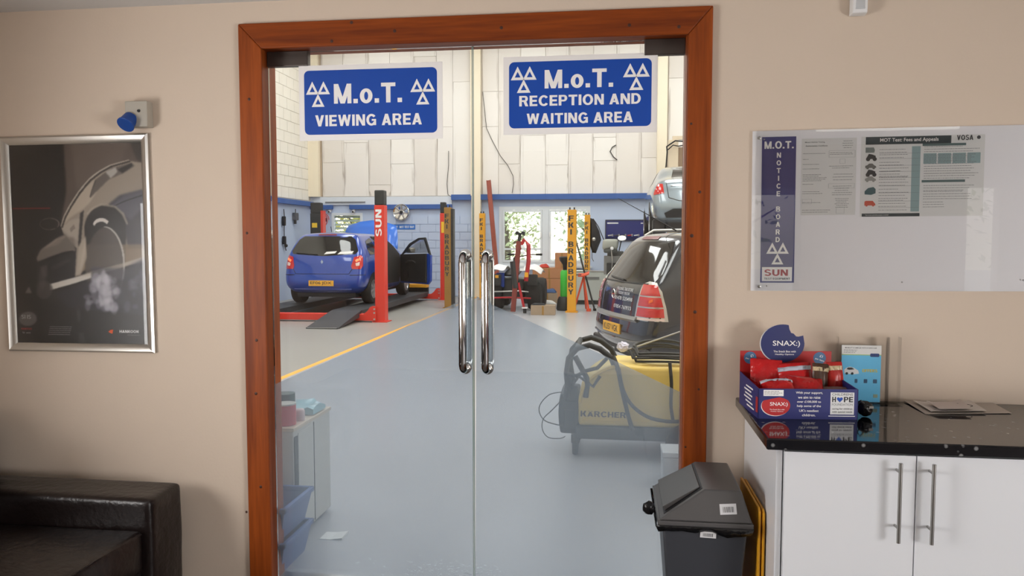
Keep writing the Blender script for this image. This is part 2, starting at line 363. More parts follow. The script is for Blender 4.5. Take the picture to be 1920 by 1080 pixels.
# far wall: plain painted render with window holes; blockwork on the left
M_blu = mat('pale_blue_wall_paint', (186, 200, 224), .6, var=.04, scale=1.5)
M_blb = mat('blue_beam_paint', (52, 92, 160), .5, var=.1)
WX0, WX1, WZ0, WZ1 = PY(936, 388, BY).x, PY(1107, 388, BY).x, .85, 2.43      # main window
VX0, VX1, VZ0, VZ1 = PY(622, 400, BY).x, PY(680, 400, BY).x, 1.1, 2.28      # small window
w = S()
for x0, x1, z0, z1 in ((BX0 - .2, VX0, 0, 2.7), (VX0, VX1, 0, VZ0), (VX0, VX1, VZ1, 2.7), (VX1, WX0, 0, 2.7), (WX0, WX1, 0, WZ0), (WX0, WX1, WZ1, 2.7), (WX1, BX1, 0, 2.7), (BX0 - .2, BX1, 2.7, BZ)):
    w.box(x0, x1, BY, BY + .3, z0, z1)
wf = struct(w.build('wall_far', M_blu))
# blocks
bm_ = S().box(0, .43, -.012, .02, 0, .205); blk = bm_.mesh('block'); blk.materials.append(M_blu)
row = 0; z = .02
while z < 2.32:
    x = BX0 + .01 - (.22 if row % 2 else 0)
    while x < -3.25:
        x1 = x + .43
        if x > BX0 - .02 and x1 < WX0 - .01 and not (x1 > VX0 - .08 and x < VX1 + .08 and z + .2 > VZ0 - .08) and z + .2 < 2.36:
            o = put('block', blk, wf); o.location = (x, BY - .005 + random.uniform(-.003, .003), z)
        x += .442
    z += .217; row += 1
# upper cladding boards on the far wall
M_pan = []
def panel_mat(i, c):
    m = bpy.data.materials.new('insulation_board_%d' % i); m.use_nodes = True; n = m.node_tree; b = n.nodes['Principled BSDF']; N = n.nodes.new; K = n.links.new
    tc = N('ShaderNodeTexCoord'); mp = N('ShaderNodeMapping'); mp.inputs['Scale'].default_value = (3.0, 1, .6); K(tc.outputs['Generated'], mp.inputs[0])
    sp = N('ShaderNodeSeparateXYZ'); K(tc.outputs['Generated'], sp.inputs[0])
    ab = N('ShaderNodeMath'); ab.operation = 'SUBTRACT'; ab.inputs[1].default_value = .5; K(sp.outputs[0], ab.inputs[0])
    a2 = N('ShaderNodeMath'); a2.operation = 'ABSOLUTE'; K(ab.outputs[0], a2.inputs[0])
    rp = N('ShaderNodeMapRange'); rp.inputs[1].default_value = .36; rp.inputs[2].default_value = .5; K(a2.outputs[0], rp.inputs[0])
    oi = N('ShaderNodeObjectInfo'); nz = N('ShaderNodeTexNoise'); nz.noise_dimensions = '4D'; nz.inputs['Scale'].default_value = 3; nz.inputs['Detail'].default_value = 5
    ml = N('ShaderNodeMath'); ml.operation = 'MULTIPLY'; ml.inputs[1].default_value = 40; K(oi.outputs['Random'], ml.inputs[0]); K(ml.outputs[0], nz.inputs['W']); K(mp.outputs[0], nz.inputs['Vector'])
    r2 = N('ShaderNodeMapRange'); r2.inputs[1].default_value = .52; r2.inputs[2].default_value = .75; K(nz.outputs[0], r2.inputs[0])
    mu = N('ShaderNodeMath'); mu.operation = 'MULTIPLY'; K(rp.outputs[0], mu.inputs[0]); K(r2.outputs[0], mu.inputs[1])
    mx = N('ShaderNodeMix'); mx.data_type = 'RGBA'; K(mu.outputs[0], mx.inputs[0]); mx.inputs[6].default_value = lin(c) + (1,); mx.inputs[7].default_value = lin((120, 100, 82)) + (1,)
    K(mx.outputs[2], b.inputs['Base Color']); b.inputs['Roughness'].default_value = .6; return m
for i, c in enumerate(((234, 228, 222), (228, 221, 214), (238, 233, 227))): M_pan.append(panel_mat(i, c))
def pz(y, x=1000): return PY(x, y, BY).z
cols = [(583, []), (605, [300, 160]), (646, [262, 180]), (692, [344, 120]), (733, [304, 140]), (777, [235, 100]), (820, [235]), (850, [150]), (888, None),
        (905, [236, 170]), (935, [307, 170]), (976, [254]), (1023, [310, 200]), (1066, [140]), (1112, [303, 260]), (1155, [150]), (1202, [299]), (1233, None),
        (1252, [285, 154]), (1300, [200]), (1345, [260]), (1390, [180]), (1440, [220]), (1490, [])]
struct(S().box(BX0, BX1, BY - .01, BY, 2.7, BZ).build('wall_far_sheeting', mat('board_backing', (206, 194, 178), .8)))
wup = structroot('wall_far_upper')
zb = 2.73
for (xa, br), (xb, _) in zip(cols, cols[1:]):
    if br is None: continue
    X0, X1 = PY(xa, 300, BY).x, PY(xb, 300, BY).x
    zs = [zb] + sorted([pz(b) for b in br]) + [pz(40), BZ]
    for z0, z1 in zip(zs, zs[1:]):
        p = S().box(X0 + .004, X1 - .004, -.022, -.004, z0 + .004, z1 - .004)
        o = p.build('panel', random.choice(M_pan), wup); o.location = (0, BY - .008 + random.uniform(-.006, .0), 0)
# steel posts on the far wall
M_cream = mat('cream_steel', (240, 228, 204), .5, var=.03)
for i, (xa, xb) in enumerate(((886, 903), (1233, 1250), (570, 586))):
    X0, X1 = PY(xa, 250, BY).x, PY(xb, 250, BY).x
    if i == 2: X0, X1 = BX0 + .03, BX0 + .3
    s = S().box(X0, X1, BY - .20, BY - .035, 2.72 if i else 0, BZ); s.box(X0 - .02, X0 + .012, BY - .21, BY - .02, 2.72, BZ)
    struct(s.build('trim_%d' % (5 + i), M_cream, bevel=.006))
struct(S().box(PY(587, 250, BY).x, PY(604, 250, BY).x, BY - .05, BY - .012, 2.74, BZ).build('trim_4', mat('dark_recess_board', (176, 158, 138), .7, var=.25, scale=2)))  # darker mottled strip standing for the recess beside the corner post
# blue rails
xs = PY(848, 380, BY).x
s = S().box(xs, BX1, BY - .139, BY - .005, 2.63, 2.735); s.box(xs, BX1, BY - .16, BY - .14, 2.61, 2.755); struct(s.build('trim_1', M_blb))
s = S().box(BX0, VX0 + .05, BY - .10, BY - .005, 2.38, 2.5); s.box(VX1 - .35, xs, BY - .10, BY - .005, 2.38, 2.5); struct(s.build('trim_2', M_blb))
struct(S().box(BX0, xs, BY - .06, BY - .004, 2.5, 2.72).build('trim_3', mat('pale_band', (214, 220, 228), .6)))
struct(S().box(VX0 - .15, VX1 + .1, BY - .09, BY - .005, 2.56, 2.59).build('trim_8', mat('grey_conduit', (120, 122, 126), .5)))
# left wall
M_lw = mat('white_block_paint', (236, 230, 218), .7, var=.03)
struct(S().box(BX0 - .2, BX0, WT, BY, 0, BZ).build('wall_workshop_left', M_blu))
lb = S().box(-.01, .015, 0, .432, 0, .272).mesh('block'); lb.materials.append(M_lw); lroot = structroot('wall_left_upper')
S().box(BX0, BX0 + .004, WT, 14.6, 2.6, BZ).build('render', M_lw, lroot)
S().box(BX0, BX0 + .003, 14.6, BY, 2.6, BZ).build('mortar', mat('block_mortar', (206, 196, 180), .8), lroot)
for r in range(17):
    y = 14.6 - (.22 if r % 2 else 0)
    while y < BY - .02:
        if y + .44 < BY + .1: o = put('block', lb, lroot); o.location = (BX0 + random.uniform(0, .004), y, 2.62 + r * .283)
        y += .444
struct(S().box(BX0, BX0 + .12, WT, BY - .1, 2.46, 2.58).build('trim_9', M_blb))
struct(S().box(BX1, BX1 + .2, WT, BY, 0, BZ).build('wall_workshop_right', M_whi))

# windows of the far wall
M_frame = mat('white_upvc', (216, 222, 228), .4, var=.01)
M_pane = clear_mat('window_pane', (.97, .98, .98), .7)
wr = structroot('window_1', (0, BY, 0))
def ring(x0, x1, z0, z1, t, y0, y1):
    return S().box(x0, x1, y0, y1, z0, z0 + t).box(x0, x1, y0, y1, z1 - t, z1).box(x0, x0 + t, y0, y1, z0 + t, z1 - t).box(x1 - t, x1, y0, y1, z0 + t, z1 - t)
ring(WX0, WX1, WZ0, WZ1, .09, -.02, .06).build('window_frame', M_frame, wr)
mxp = [PY(1017, 440, BY).x, PY(1029, 440, BY).x]
S().box(mxp[0], mxp[1], -.03, .05, WZ0 + .09, WZ1 - .09).build('mullion', M_frame, wr)
S().box(WX0 - .08, WX1 + .05, -.16, 0, WZ0 - .05, WZ0).build('window_sill', M_frame, wr)
for a, b in ((WX0 + .09, mxp[0]), (mxp[1], WX1 - .09)):
    c = ring(a + .005, b - .005, WZ0 + .095, WZ1 - .095, .05, -.04, .04).build('casement', M_frame, wr)
    S().box(a + .055, b - .055, -.003, .003, WZ0 + .145, WZ1 - .145).build('pane', M_pane, c)
zt = WZ0 + .42
S().box(WX0 + .14, mxp[0] - .05, -.02, .02, zt, zt + .05).build('transom', M_frame, wr)
for x in (mxp[0] - .03, mxp[1] + .03): S().box(x - .015, x + .015, -.08, -.04, 1.62, 1.74).build('window_handle', M_white, wr, bevel=.004)
wr = structroot('window_2', (0, BY, 0))
ring(VX0, VX1, VZ0, VZ1, .07, -.02, .06).build('window_frame', M_frame, wr)
zz = VZ0 + .1
M_lou = mat('louvre_glass', (168, 180, 172), .15)
while zz < VZ1 - .1:
    S().box(VX0 + .07, VX1 - .07, -.004, .004, 0, .085, Matrix.Translation((0, .02, zz)) @ Matrix.Rotation(R_(-50), 4, 'X')).build('slat', M_lou, wr); zz += .105

# outdoors behind the far windows
struct(S().box(-30, 30, BY + .3, 60, -.15, -.05).build('ground_outside', mat('gravel', (150, 146, 136), .9, var=.2, scale=2)))
struct(S().box(-30, 30, -40, RY0 - .15, -.15, -.05).build('ground_car_park', mat('car_park_tarmac', (176, 174, 170), .8, var=.1)))
def tree(x, y, h, rad, label, col, group, n=1100):
    t = thing('broadleaf_tree', label, 'tree', (x, y, -.05), 0, group)
    s = S().tube([(0, 0, 0), (.08, 0, h * .3), (-.05, .1, h * .6), (.1, 0, h * .85)], .1, 8, radii=[.16, .12, .08, .03])
    for k in range(7):
        a = k * 2.4; z = h * (.3 + .07 * k); s.tube([(0, 0, z), (cos(a) * rad * .4, sin(a) * rad * .4, z + .4), (cos(a) * rad * .8, sin(a) * rad * .8, z + .8)], .03, 5, radii=[.05, .035, .012])
    s.build('trunk', mat('bark', (110, 98, 82), .9, var=.2), t, smooth=50)
    f = S()
    for k in range(n):
        u = random.random() ** .45; a, b = random.uniform(0, 2 * pi), random.uniform(-1, 1); q = math.sqrt(1 - b * b)
        c = Vector((cos(a) * q * rad * u, sin(a) * q * rad * u, h * .58 + b * h * .46 * u)); M = Matrix.Translation(c) @ Matrix.Rotation(random.uniform(0, 6.28), 4, Vector((random.gauss(0, 1), random.gauss(0, 1), random.gauss(0, 1) + .01)).normalized())
        l = random.uniform(.08, .16); l *= .8; f.quad(M @ Vector((-l, 0, 0)), M @ Vector((0, -l * .5, .02)), M @ Vector((l, 0, 0)), M @ Vector((0, l * .5, .02)))
    fo = f.build('foliage', mat('leaves_' + label[:5], col, .5, var=.4, scale=3), t); fo['kind'] = 'stuff'
tree(-3.5, 21.3, 4.2, 1.3, 'pale green tree right outside the left pane of the workshop window', (206, 214, 168), 'trees outside the workshop')
tree(-.75, 22.3, 4.4, 1.35, 'darker green tree outside the right pane of the workshop window', (172, 190, 150), 'trees outside the workshop')
tree(-8.3, 21.0, 3.6, 1.3, 'low yellow green tree outside the small louvred window', (188, 186, 110), 'trees outside the workshop')
tree(1.7, -12.0, 4.6, 1.6, 'green tree in the car park behind, reflected in the notice board', (150, 160, 110), 'trees of the car park', 500)
tree(8.2, -13.0, 4.6, 2.0, 'wide green tree in the car park behind, right in the reflection', (142, 156, 104), 'trees of the car park', 500)

# ================================================================== DOOR
YA = -.022
dt = structroot('door_1', (0, 0, 0))           # timber surround
fx0, fx1, fz = -1.600, .373, 2.469; ix0, ix1, iz = -1.497, .279, 2.362
M_ = M_woodv
for nm, poly, m in (('left_architrave', [(fx0, 0), (ix0, 0), (ix0, iz), (fx0, fz)], M_woodv), ('right_architrave', [(ix1, 0), (fx1, 0), (fx1, fz), (ix1, iz)], M_woodv),
                ('head_architrave', [(fx0, fz), (ix0, iz), (ix1, iz), (fx1, fz)], M_woodh)):
    g = .0012
    s = S().prism(poly, 1, YA, .0); a = s.build('architrave', m, dt, bevel=.005, seg=3)
for x0, x1, ax in ((OX0 - .001, OX0 + .012, 2), (OX1 - .010, OX1 + .001, 2)): S().box(x0, x1, 0.0, WT, 0, OZ1).build('jamb', M_woodv, dt)
S().box(OX0 + .012, OX1 - .010, 0, WT, OZ1 - .012, OZ1).build('head_jamb', M_woodh, dt)
for x, y in ((467, 186), (463, 437), (481, 638), (480, 738), (489, 913), (462, 960), (1312, 360), (1297, 442), (1303, 585), (1310, 730), (1285, 838), (1296, 232)):
    p = PY(x, y, YA); r = random.uniform(.005, .0085)
    S().lathe([(.1 * r, 0), (r, 0), (r * .8, .001), (r * .2, .0014)], (p.x, YA + .0005, p.z), (0, -1, 0), 12).build('knot', M_knot, dt, smooth=60)
for x, y in ((659, 42), (622, 77), (1273, 50), (1180, 47), (740, 58), (940, 52)):
    p = PY(x, y, YA); S().lathe([(.001, 0), (.008, 0), (.006, .001), (.002, .0014)], (p.x, YA + .0005, p.z), (0, -1, 0), 10).build('knot', M_knot, dt)
struct(S().box(OX0, OX1, -.01, WT, -.02, .006).build('trim_threshold', M_steel))
GY = .085
def glass_door(nm, x0, x1, film, fit, hx):
    d = structroot(nm, (0, GY, 0))
    S().box(x0, x1, -.0, .01, .012, OZ1 - .016).build('glass_pane', M_glass, d)
    e = S(); xe = x1 if hx < -.6 else x0; e.box(xe - .001, xe + .001, -.0005, .0105, .012, OZ1 - .016); e.build('polished_edge', M_gedge, d)
    S().prism(film, 1, .0102, .0106).build('etched_film', M_film, d)
    s = S().box(fit[0], fit[1], -.012, .022, OZ1 - .078, OZ1 - .014); s.build('patch_fitting', M_fitting, d, bevel=.003)
    for side in (-1, 1):
        y0 = 0 if side < 0 else .01; z0, z1, rr, st = .995, 1.488, .0165, .068
        pts = [(hx, y0, z1)]
        for k in range(7): a = k / 6 * pi / 2; pts.append((hx, y0 + side * (.03 + (st - .03) * sin(a)), z1 - .035 * (1 - cos(a)) + 0))
        for k in range(7): a = k / 6 * pi / 2; pts.append((hx, y0 + side * (.03 + (st - .03) * cos(a)), z0 + .035 * (1 - sin(a))))
        pts.append((hx, y0, z0))
        h = S().tube(pts, rr, 16).build('handle', M_chrome, d, smooth=50)
        for z in (z0, z1): S().lathe([(.001, 0), (.024, 0), (.024, .005), (.017, .008)], (hx, y0, z), (0, side, 0), 20).build('rose', M_chrome, h, smooth=40)
    return d
def fz_(x, y): p = PY(x, y, GY); return (p.x, p.z)
glass_door('door_2', OX0 + .014, -.6085, [(OX0 + .014, .013), (-.6095, .013), fz_(886, 556), fz_(853, 569), fz_(700, 640), (OX0 + .014, fz_(521, 721)[1])], (OX0 + .013, -1.33), -.640)
glass_door('door_3', -.6035, OX1 - .012, [(-.6025, .013), (OX1 - .012, .013), (OX1 - .012, fz_(1277, 736)[1]), fz_(1147, 674), fz_(1050, 629), fz_(970, 593), fz_(925, 573), fz_(893, 556)], (.112, OX1 - .012), -.543)

# signs on the glass
def triangles(m, parent, M, size):
    """three outlined triangles"""
    s = S(); t = .17
    def tri(cx, cy, k):
        h = .866 * k; A = [(cx - k / 2, cy), (cx + k / 2, cy), (cx, cy + h * 1.12)]; g = ((A[0][0] + A[1][0] + A[2][0]) / 3, (A[0][1] + A[1][1] + A[2][1]) / 3)
        B = [(g[0] + (a[0] - g[0]) * .42, g[1] + (a[1] - g[1]) * .42) for a in A]
        for i in range(3):
            j = (i + 1) % 3; s.quad(*[M @ Vector((p[0], p[1], 0)) for p in (A[i], A[j], B[j], B[i])])
    k = size; tri(-k * .44, 0, k); tri(k * .44, 0, k); tri(0, -k * .92, k * 1.0)
    return s.build('emblem', m, parent)
def rrect(x0, x1, z0, z1, r, n=6):
    p = []
    for cx, cz, a0 in ((x1 - r, z1 - r, 0), (x0 + r, z1 - r, 90), (x0 + r, z0 + r, 180), (x1 - r, z0 + r, 270)):
        for k in range(n + 1): a = R_(a0 + 90 * k / n); p.append((cx + r * cos(a), cz + r * sin(a)))
    return p
def sign(label, x0, x1, z0, z1, lines, tilt):
    cx, cz = (x0 + x1) / 2, (z0 + z1) / 2; w, h = x1 - x0, z1 - z0
    t = thing('door_sign', label, 'sign', (cx, GY - .0002, cz), rot=(0, tilt, 0))
    S().box(-w / 2, w / 2, -.003, 0, -h / 2, h / 2).build('sign_board', M_signw, t)
    S().prism(rrect(-w / 2 + .024, w / 2 - .024, -h / 2 + .026, h / 2 - .022, .022), 1, -.0036, -.003).build('blue_field', M_signb, t)
    for s, fx, fz2, fw, fh in lines:
        text(s, M_signw, t, fr((fx * w, -.0039, fz2 * h), WALLX, WALLZ), w=fw * w, h=fh * h, bold=.022)
    return t
s1 = sign('white bordered blue sign reading VIEWING AREA stuck on the left glass door', -1.375, -.735, 1.984, 2.308,
     [('M.o.T.', -.015, .115, .475, .265), ('VIEWING AREA', -.015, -.235, .745, .155)], 0)
s2 = sign('white bordered blue sign reading RECEPTION AND WAITING AREA stuck on the right glass door', -.473, .166, 1.995, 2.318,
     [('M.o.T.', -.005, .2, .445, .24), ('RECEPTION AND', .0, -.07, .79, .14), ('WAITING AREA', .0, -.30, .69, .14)], 0)
for s_, dz, dx in ((s1, .345, .365), (s2, .375, .365)):
    for sx in (-1, 1): triangles(M_signw, s_, fr((sx * dx * .64 * 1.0, -.0039, .324 * (.115 if s_ is s1 else .2)), WALLX, WALLZ), .058)

# ================================================================== RECEPTION: poster
def raster_poster():
    """paints the print on a grid in the photograph's crop coordinates and returns the colours (flat print)"""
    nx, ny = 230, 330
    u, v = np.meshgrid(np.linspace(0, 1, nx), np.linspace(0, 1, ny))
    TL, TR, BL, BR = (18, 92), (612, 85), (72, 985), (655, 995)
    X = (TL[0] * (1 - u) + TR[0] * u) * (1 - v) + (BL[0] * (1 - u) + BR[0] * u) * v
    Y = (TL[1] * (1 - u) + TR[1] * u) * (1 - v) + (BL[1] * (1 - u) + BR[1] * u) * v
    img = np.zeros((ny, nx, 3)) + np.array([10, 9, 9])
    def blur(a, n):
        for _ in range(n):
            p = np.pad(a, 1, mode='edge'); a = (p[1:-1, 1:-1] * 2 + p[:-2, 1:-1] + p[2:, 1:-1] + p[1:-1, :-2] + p[1:-1, 2:]) / 6
        return a
    def inside(poly):
        c = np.zeros(X.shape, bool); n = len(poly)
        for i in range(n):
            x1, y1 = poly[i]; x2, y2 = poly[(i + 1) % n]
            if y1 == y2: continue
            k = ((y1 > Y) != (y2 > Y)) & (X < (x2 - x1) * (Y - y1) / (y2 - y1) + x1); c ^= k
        return c.astype(float)
    def lay(poly, col, b=2, al=1.0):
        nonlocal img
        a = blur(inside(poly), b)[..., None] * al; img = img * (1 - a) + np.array(col) * a
    def ell(cx, cy, rx, ry, n=30, a0=0, a1=360): return [(cx + rx * cos(R_(a0 + (a1 - a0) * i / n)), cy + ry * sin(R_(a0 + (a1 - a0) * i / n))) for i in range(n + 1)]
    lay([(265, 80), (640, 80), (640, 620), (400, 560), (260, 430), (280, 300)], (88, 76, 68), 14)
    lay([(300, 80), (560, 80), (520, 180), (330, 300)], (104, 92, 84), 20, .7)
    lay([(560, 80), (640, 80), (640, 190), (590, 160)], (60, 54, 50), 8)
    lay([(262, 460), (290, 380), (340, 300), (400, 230), (470, 190), (560, 168), (640, 180), (640, 620), (540, 640), (400, 600), (350, 680), (330, 680), (340, 560), (270, 490)], (150, 138, 124), 3)
    lay([(262, 460), (300, 370), (370, 280), (440, 225), (420, 300), (390, 350), (360, 380), (300, 420)], (186, 172, 154), 5, .8)      # roof highlight
    lay([(390, 330), (410, 250), (480, 200), (570, 176), (585, 190), (540, 220), (470, 250), (430, 290)], (96, 88, 82), 3)              # windows
    lay([(455, 215), (500, 195), (510, 215), (480, 245)], (190, 184, 176), 3, .8)
    lay([(510, 205), (570, 178), (575, 190), (530, 222)], (40, 36, 34), 2)
    lay([(470, 360), (520, 320), (640, 290), (640, 560), (560, 560), (540, 460)], (56, 54, 60), 8)                                        # rear flank
    lay([(480, 370), (540, 320), (620, 300), (640, 360), (570, 430)], (92, 92, 104), 14, .7)
    lay([(430, 420), (380, 480), (360, 560), (345, 670), (370, 600), (400, 500)], (214, 202, 184), 4, .9)
    lay(ell(458, 470, 92, 108, 30, 180, 360) + [(550, 620), (380, 620)], (30, 28, 28), 3)                                                 # arch
    lay([(380, 540), (640, 540), (620, 600), (540, 625), (400, 650), (360, 660)], (128, 110, 88), 8, .85)
    lay(ell(458, 640, 86, 178), (60, 56, 54), 4, .8)                                                                                     # wheel
    lay(ell(458, 640, 84, 176), (104, 94, 84), 8, .45)
    for dx in (0, 3):
        p = ell(455 + dx, 640, 90, 180, 40, -90, 100); q = ell(449 + dx, 640, 90, 178, 40, -90, 100)[::-1]; lay(p + q, (190, 184, 176), 1, .8)
    lay(ell(440, 455, 38, 34, 14, 190, 330) + ell(440, 462, 30, 24, 14, 190, 330)[::-1], (214, 208, 200), 1)
    lay([(150, 600), (170, 560), (240, 510), (280, 490), (310, 500), (330, 570), (280, 575), (200, 605), (160, 620)], (112, 103, 94), 5)      # bonnet
    lay([(180, 560), (240, 515), (285, 500), (250, 540)], (168, 156, 142), 7, .7)
    lay([(265, 470), (330, 410), (362, 385), (350, 520), (335, 560), (300, 520)], (150, 140, 128), 3)
    lay([(300, 470), (318, 448), (325, 466), (306, 484)], (30, 28, 28), 1)
    lay([(345, 400), (362, 385), (350, 540), (338, 560)], (50, 46, 44), 2)
    lay([(150, 620), (200, 600), (280, 572), (325, 575), (332, 640), (325, 690), (220, 720), (170, 760), (150, 720)], (28, 26, 27), 6)
    lay([(160, 618), (280, 572), (318, 566), (318, 574), (200, 612), (165, 632)], (12, 11, 11), 1)
    lay([(170, 640), (200, 628), (204, 676), (182, 690)], (84, 78, 74), 5, .7)
    lay([(215, 640), (300, 600), (310, 612), (230, 656)], (58, 54, 52), 6, .7)          # front
    lay([(212, 718), (330, 686), (398, 668), (402, 690), (330, 714), (214, 746)], (206, 200, 190), 2)
    lay([(330, 684), (420, 655), (540, 625), (620, 600), (620, 620), (500, 655), (400, 680)], (190, 180, 165), 2, .6)
    lay([(330, 560), (372, 500), (378, 600), (350, 672), (326, 690)], (176, 164, 148), 4, .8); lay([(262, 465), (300, 430), (345, 420), (335, 520), (300, 505)], (176, 164, 150), 5, .7)
    lay([(165, 575), (250, 512), (318, 505), (326, 560), (240, 575), (170, 600)], (104, 96, 88), 9, .6)
    lay(ell(190, 745, 38, 42), (64, 60, 58), 6, .8); lay(ell(180, 690, 18, 50), (70, 66, 64), 5, .6)
    lay([(100, 760), (120, 725), (135, 760)], (120, 112, 104), 4, .8)
    arc = [(262, 460), (276, 415), (300, 368), (340, 305), (385, 250), (430, 215), (480, 188), (560, 166)]
    lay(arc + [(x + 6, y + 7) for x, y in arc[::-1]], (40, 36, 33), 1, .8); lay([(x - 5, y - 4) for x, y in arc] + arc[::-1], (196, 186, 172), 1, .7)
    lay([(392, 330), (402, 292), (416, 256), (412, 250), (398, 284), (386, 326)], (70, 64, 60), 1, .8); lay([(484, 372), (540, 345), (640, 312), (640, 316), (540, 350), (486, 376)], (34, 32, 34), 1)
    lay([(372, 400), (400, 372), (440, 356), (500, 366), (540, 400), (560, 450), (552, 452), (530, 408), (498, 376), (440, 366), (404, 382), (380, 408)], (176, 164, 148), 2, .6)
    lay(ell(210, 446, 46, 28), (92, 84, 78), 1); lay(ell(207, 446, 41, 24), (20, 17, 16), 1)
    lay([(225, 450), (262, 470), (268, 490), (240, 475)], (26, 20, 18), 1)
    lay([(560, 640), (640, 600), (640, 860), (540, 850)], (50, 50, 62), 14, .8); lay([(400, 640), (560, 650), (560, 830), (400, 840)], (60, 60, 74), 10, .6)
    lay([(230, 760), (400, 700), (640, 700), (640, 860), (300, 830)], (34, 33, 42), 14, .8)                                                  # ground
    rnd = random.Random(3)
    for k in range(34):
        cx, cy = rnd.uniform(380, 520), rnd.uniform(690, 830); lay(ell(cx, cy, rnd.uniform(8, 26), rnd.uniform(10, 34), 10), (190, 188, 198), 5, .34)     # smoke
    for k in range(14): cx, cy = rnd.uniform(560, 640), rnd.uniform(670, 830); lay(ell(cx, cy, rnd.uniform(6, 16), rnd.uniform(8, 26), 10), (110, 110, 124), 5, .4)
    lay([(420, 700), (455, 650), (480, 700), (500, 800), (440, 820)], (206, 204, 212), 8, .6)
    lay([(335, 835), (352, 835), (355, 890), (340, 890)], (60, 60, 62), 4, .7); lay([(345, 940), (370, 940), (380, 990), (350, 990)], (60, 60, 62), 4, .7)
    lay([(40, 373), (212, 373), (212, 379), (40, 379)], (120, 16, 20), 1)
    lay(ell(117, 875, 42, 34), (108, 102, 98), 5, .8)
    return nx, ny, img
t = thing('framed_poster', 'silver framed black poster of a smoking car wheel on the wall beside the sofa', 'poster', (-2.387, -.001, 1.531), rot=(0, R_(-.3), 0))
pw, ph = .716 / 2, .968 / 2; fw_ = .038
prof = [(0, 0), (0, -.014), (.008, -.022), (.02, -.019), (.034, -.010), (.038, -.006), (.038, 0)]
for k in range(4):
    s = S(); cs = [(-pw, -ph), (pw, -ph), (pw, ph), (-pw, ph)]; a, b = cs[k], cs[(k + 1) % 4]
    def corner(c, d, y): return Vector((c[0] - math.copysign(d, c[0]), y, c[1] - math.copysign(d, c[1])))
    s.hexa([corner(a, d, y) for d, y in prof], [corner(b, d, y) for d, y in prof]); s.build('frame_rail', M_alu, t, smooth=25)
nx, ny, img = raster_poster(); iw, ih = pw - fw_ + .002, ph - fw_ + .002
me = bpy.data.meshes.new('print'); uu, vv = np.meshgrid(np.linspace(-iw, iw, nx), np.linspace(ih, -ih, ny))
P = np.stack([uu, np.full_like(uu, -.004), vv], -1).reshape(-1, 3); ii = np.arange(nx * ny).reshape(ny, nx)
q = np.stack([ii[1:, :-1], ii[1:, 1:], ii[:-1, 1:], ii[:-1, :-1]], -1).reshape(-1, 4)
me.from_pydata(P.tolist(), [], q.tolist()); ca = me.color_attributes.new('print', 'FLOAT_COLOR', 'POINT')
L = np.clip(img / 255, 0, 1) ** 2.2; ca.data.foreach_set('color', np.concatenate([L.reshape(-1, 3), np.ones((nx * ny, 1))], 1).ravel())
me.materials.append(vcol_mat('poster_print')); pr = put('print', me, t)
S().box(-iw, iw, -.0075, -.0065, -ih, ih).build('cover_sheet', clear_mat('poster_cover', (.99, .99, .99), .3, .0), t)
def pp(zx, zy):   # poster crop coordinates -> local
    p = PY(zx / 2.4, 230 + zy / 2.4, -.005); return Vector((p.x + 2.387, -.0046, p.z - 1.531))
M_pw = mat('poster_white', (225, 225, 225), .5); M_pr = mat('poster_orange', (226, 92, 40), .5); M_pd = mat('poster_red', (150, 40, 40), .5)
text('HANKOOK', M_pw, pr, fr(pp(580, 941), WALLX, WALLZ), w=.094, h=.013, bold=.03, space=.9)
text('driving emotion', mat('poster_grey', (150, 148, 146), .5), pr, fr(pp(600, 957), WALLX, WALLZ), w=.06, h=.005)
c = pp(497, 941); S().prism([(c.x - .012, c.z), (c.x, c.z + .008), (c.x + .012, c.z + .009), (c.x + .008, c.z - .009), (c.x - .002, c.z - .007)], 1, -.0048, -.0046).build('emblem', M_pr, pr)
text('VENTUS', M_pd, pr, fr(pp(118, 926), WALLX, WALLZ), w=.055, h=.009, bold=.03); text('S1 evo', MATS['poster_grey'], pr, fr(pp(118, 943), WALLX, WALLZ), w=.04, h=.008)
text('SI IS', MATS['poster_grey'], pr, fr(pp(117, 872), WALLX, WALLZ), w=.048, h=.018, bold=.03)
for k, s_ in enumerate(('performance tyre for the high speed driver with', 'a modern tread and a wide contact patch, it grips', 'in wet and dry weather and stays quiet at speed', 'the new sports tyre made to take every corner', 'with comfort and with confidence on the road')):
    text(s_, MATS['poster_grey'], pr, fr(pp(272 - k * 2, 918 + k * 8.5), WALLX, WALLZ), w=.108, h=.0058, bold=0)

# socket with blue cap
t = thing('industrial_socket', 'grey wall socket box with blue round cap above the poster', 'socket', (-2.062, 0, 2.095))
S().lattice(lambda i, j, k: Vector(((-.052, -.048, .048, .052)[i] + .006 * (j / 3), (0, -.02, -.045, -.055)[j], (-.055, -.05, .05, .055)[k])), 3, 3, 3).build('back_box', mat('socket_grey', (176, 170, 158), .5), t, bevel=.004)
S().cyl((.02, -.054, .012), (.02, -.06, .012), .006).build('screw', M_black, t)
mb = mat('socket_blue', (20, 70, 150), .4)
c0, c1 = Vector((-.022, -.045, -.014)), Vector((-.026, -.078, -.046)); s = S().cyl(c0, c1, .030, .034, 20); cap = s.build('cap', mb, t, smooth=40, bevel=.003)
S().cyl(c1, c1 + (c1 - c0).normalized() * .008, .037, .037, 20).build('lid', mb, cap, smooth=40, bevel=.002)


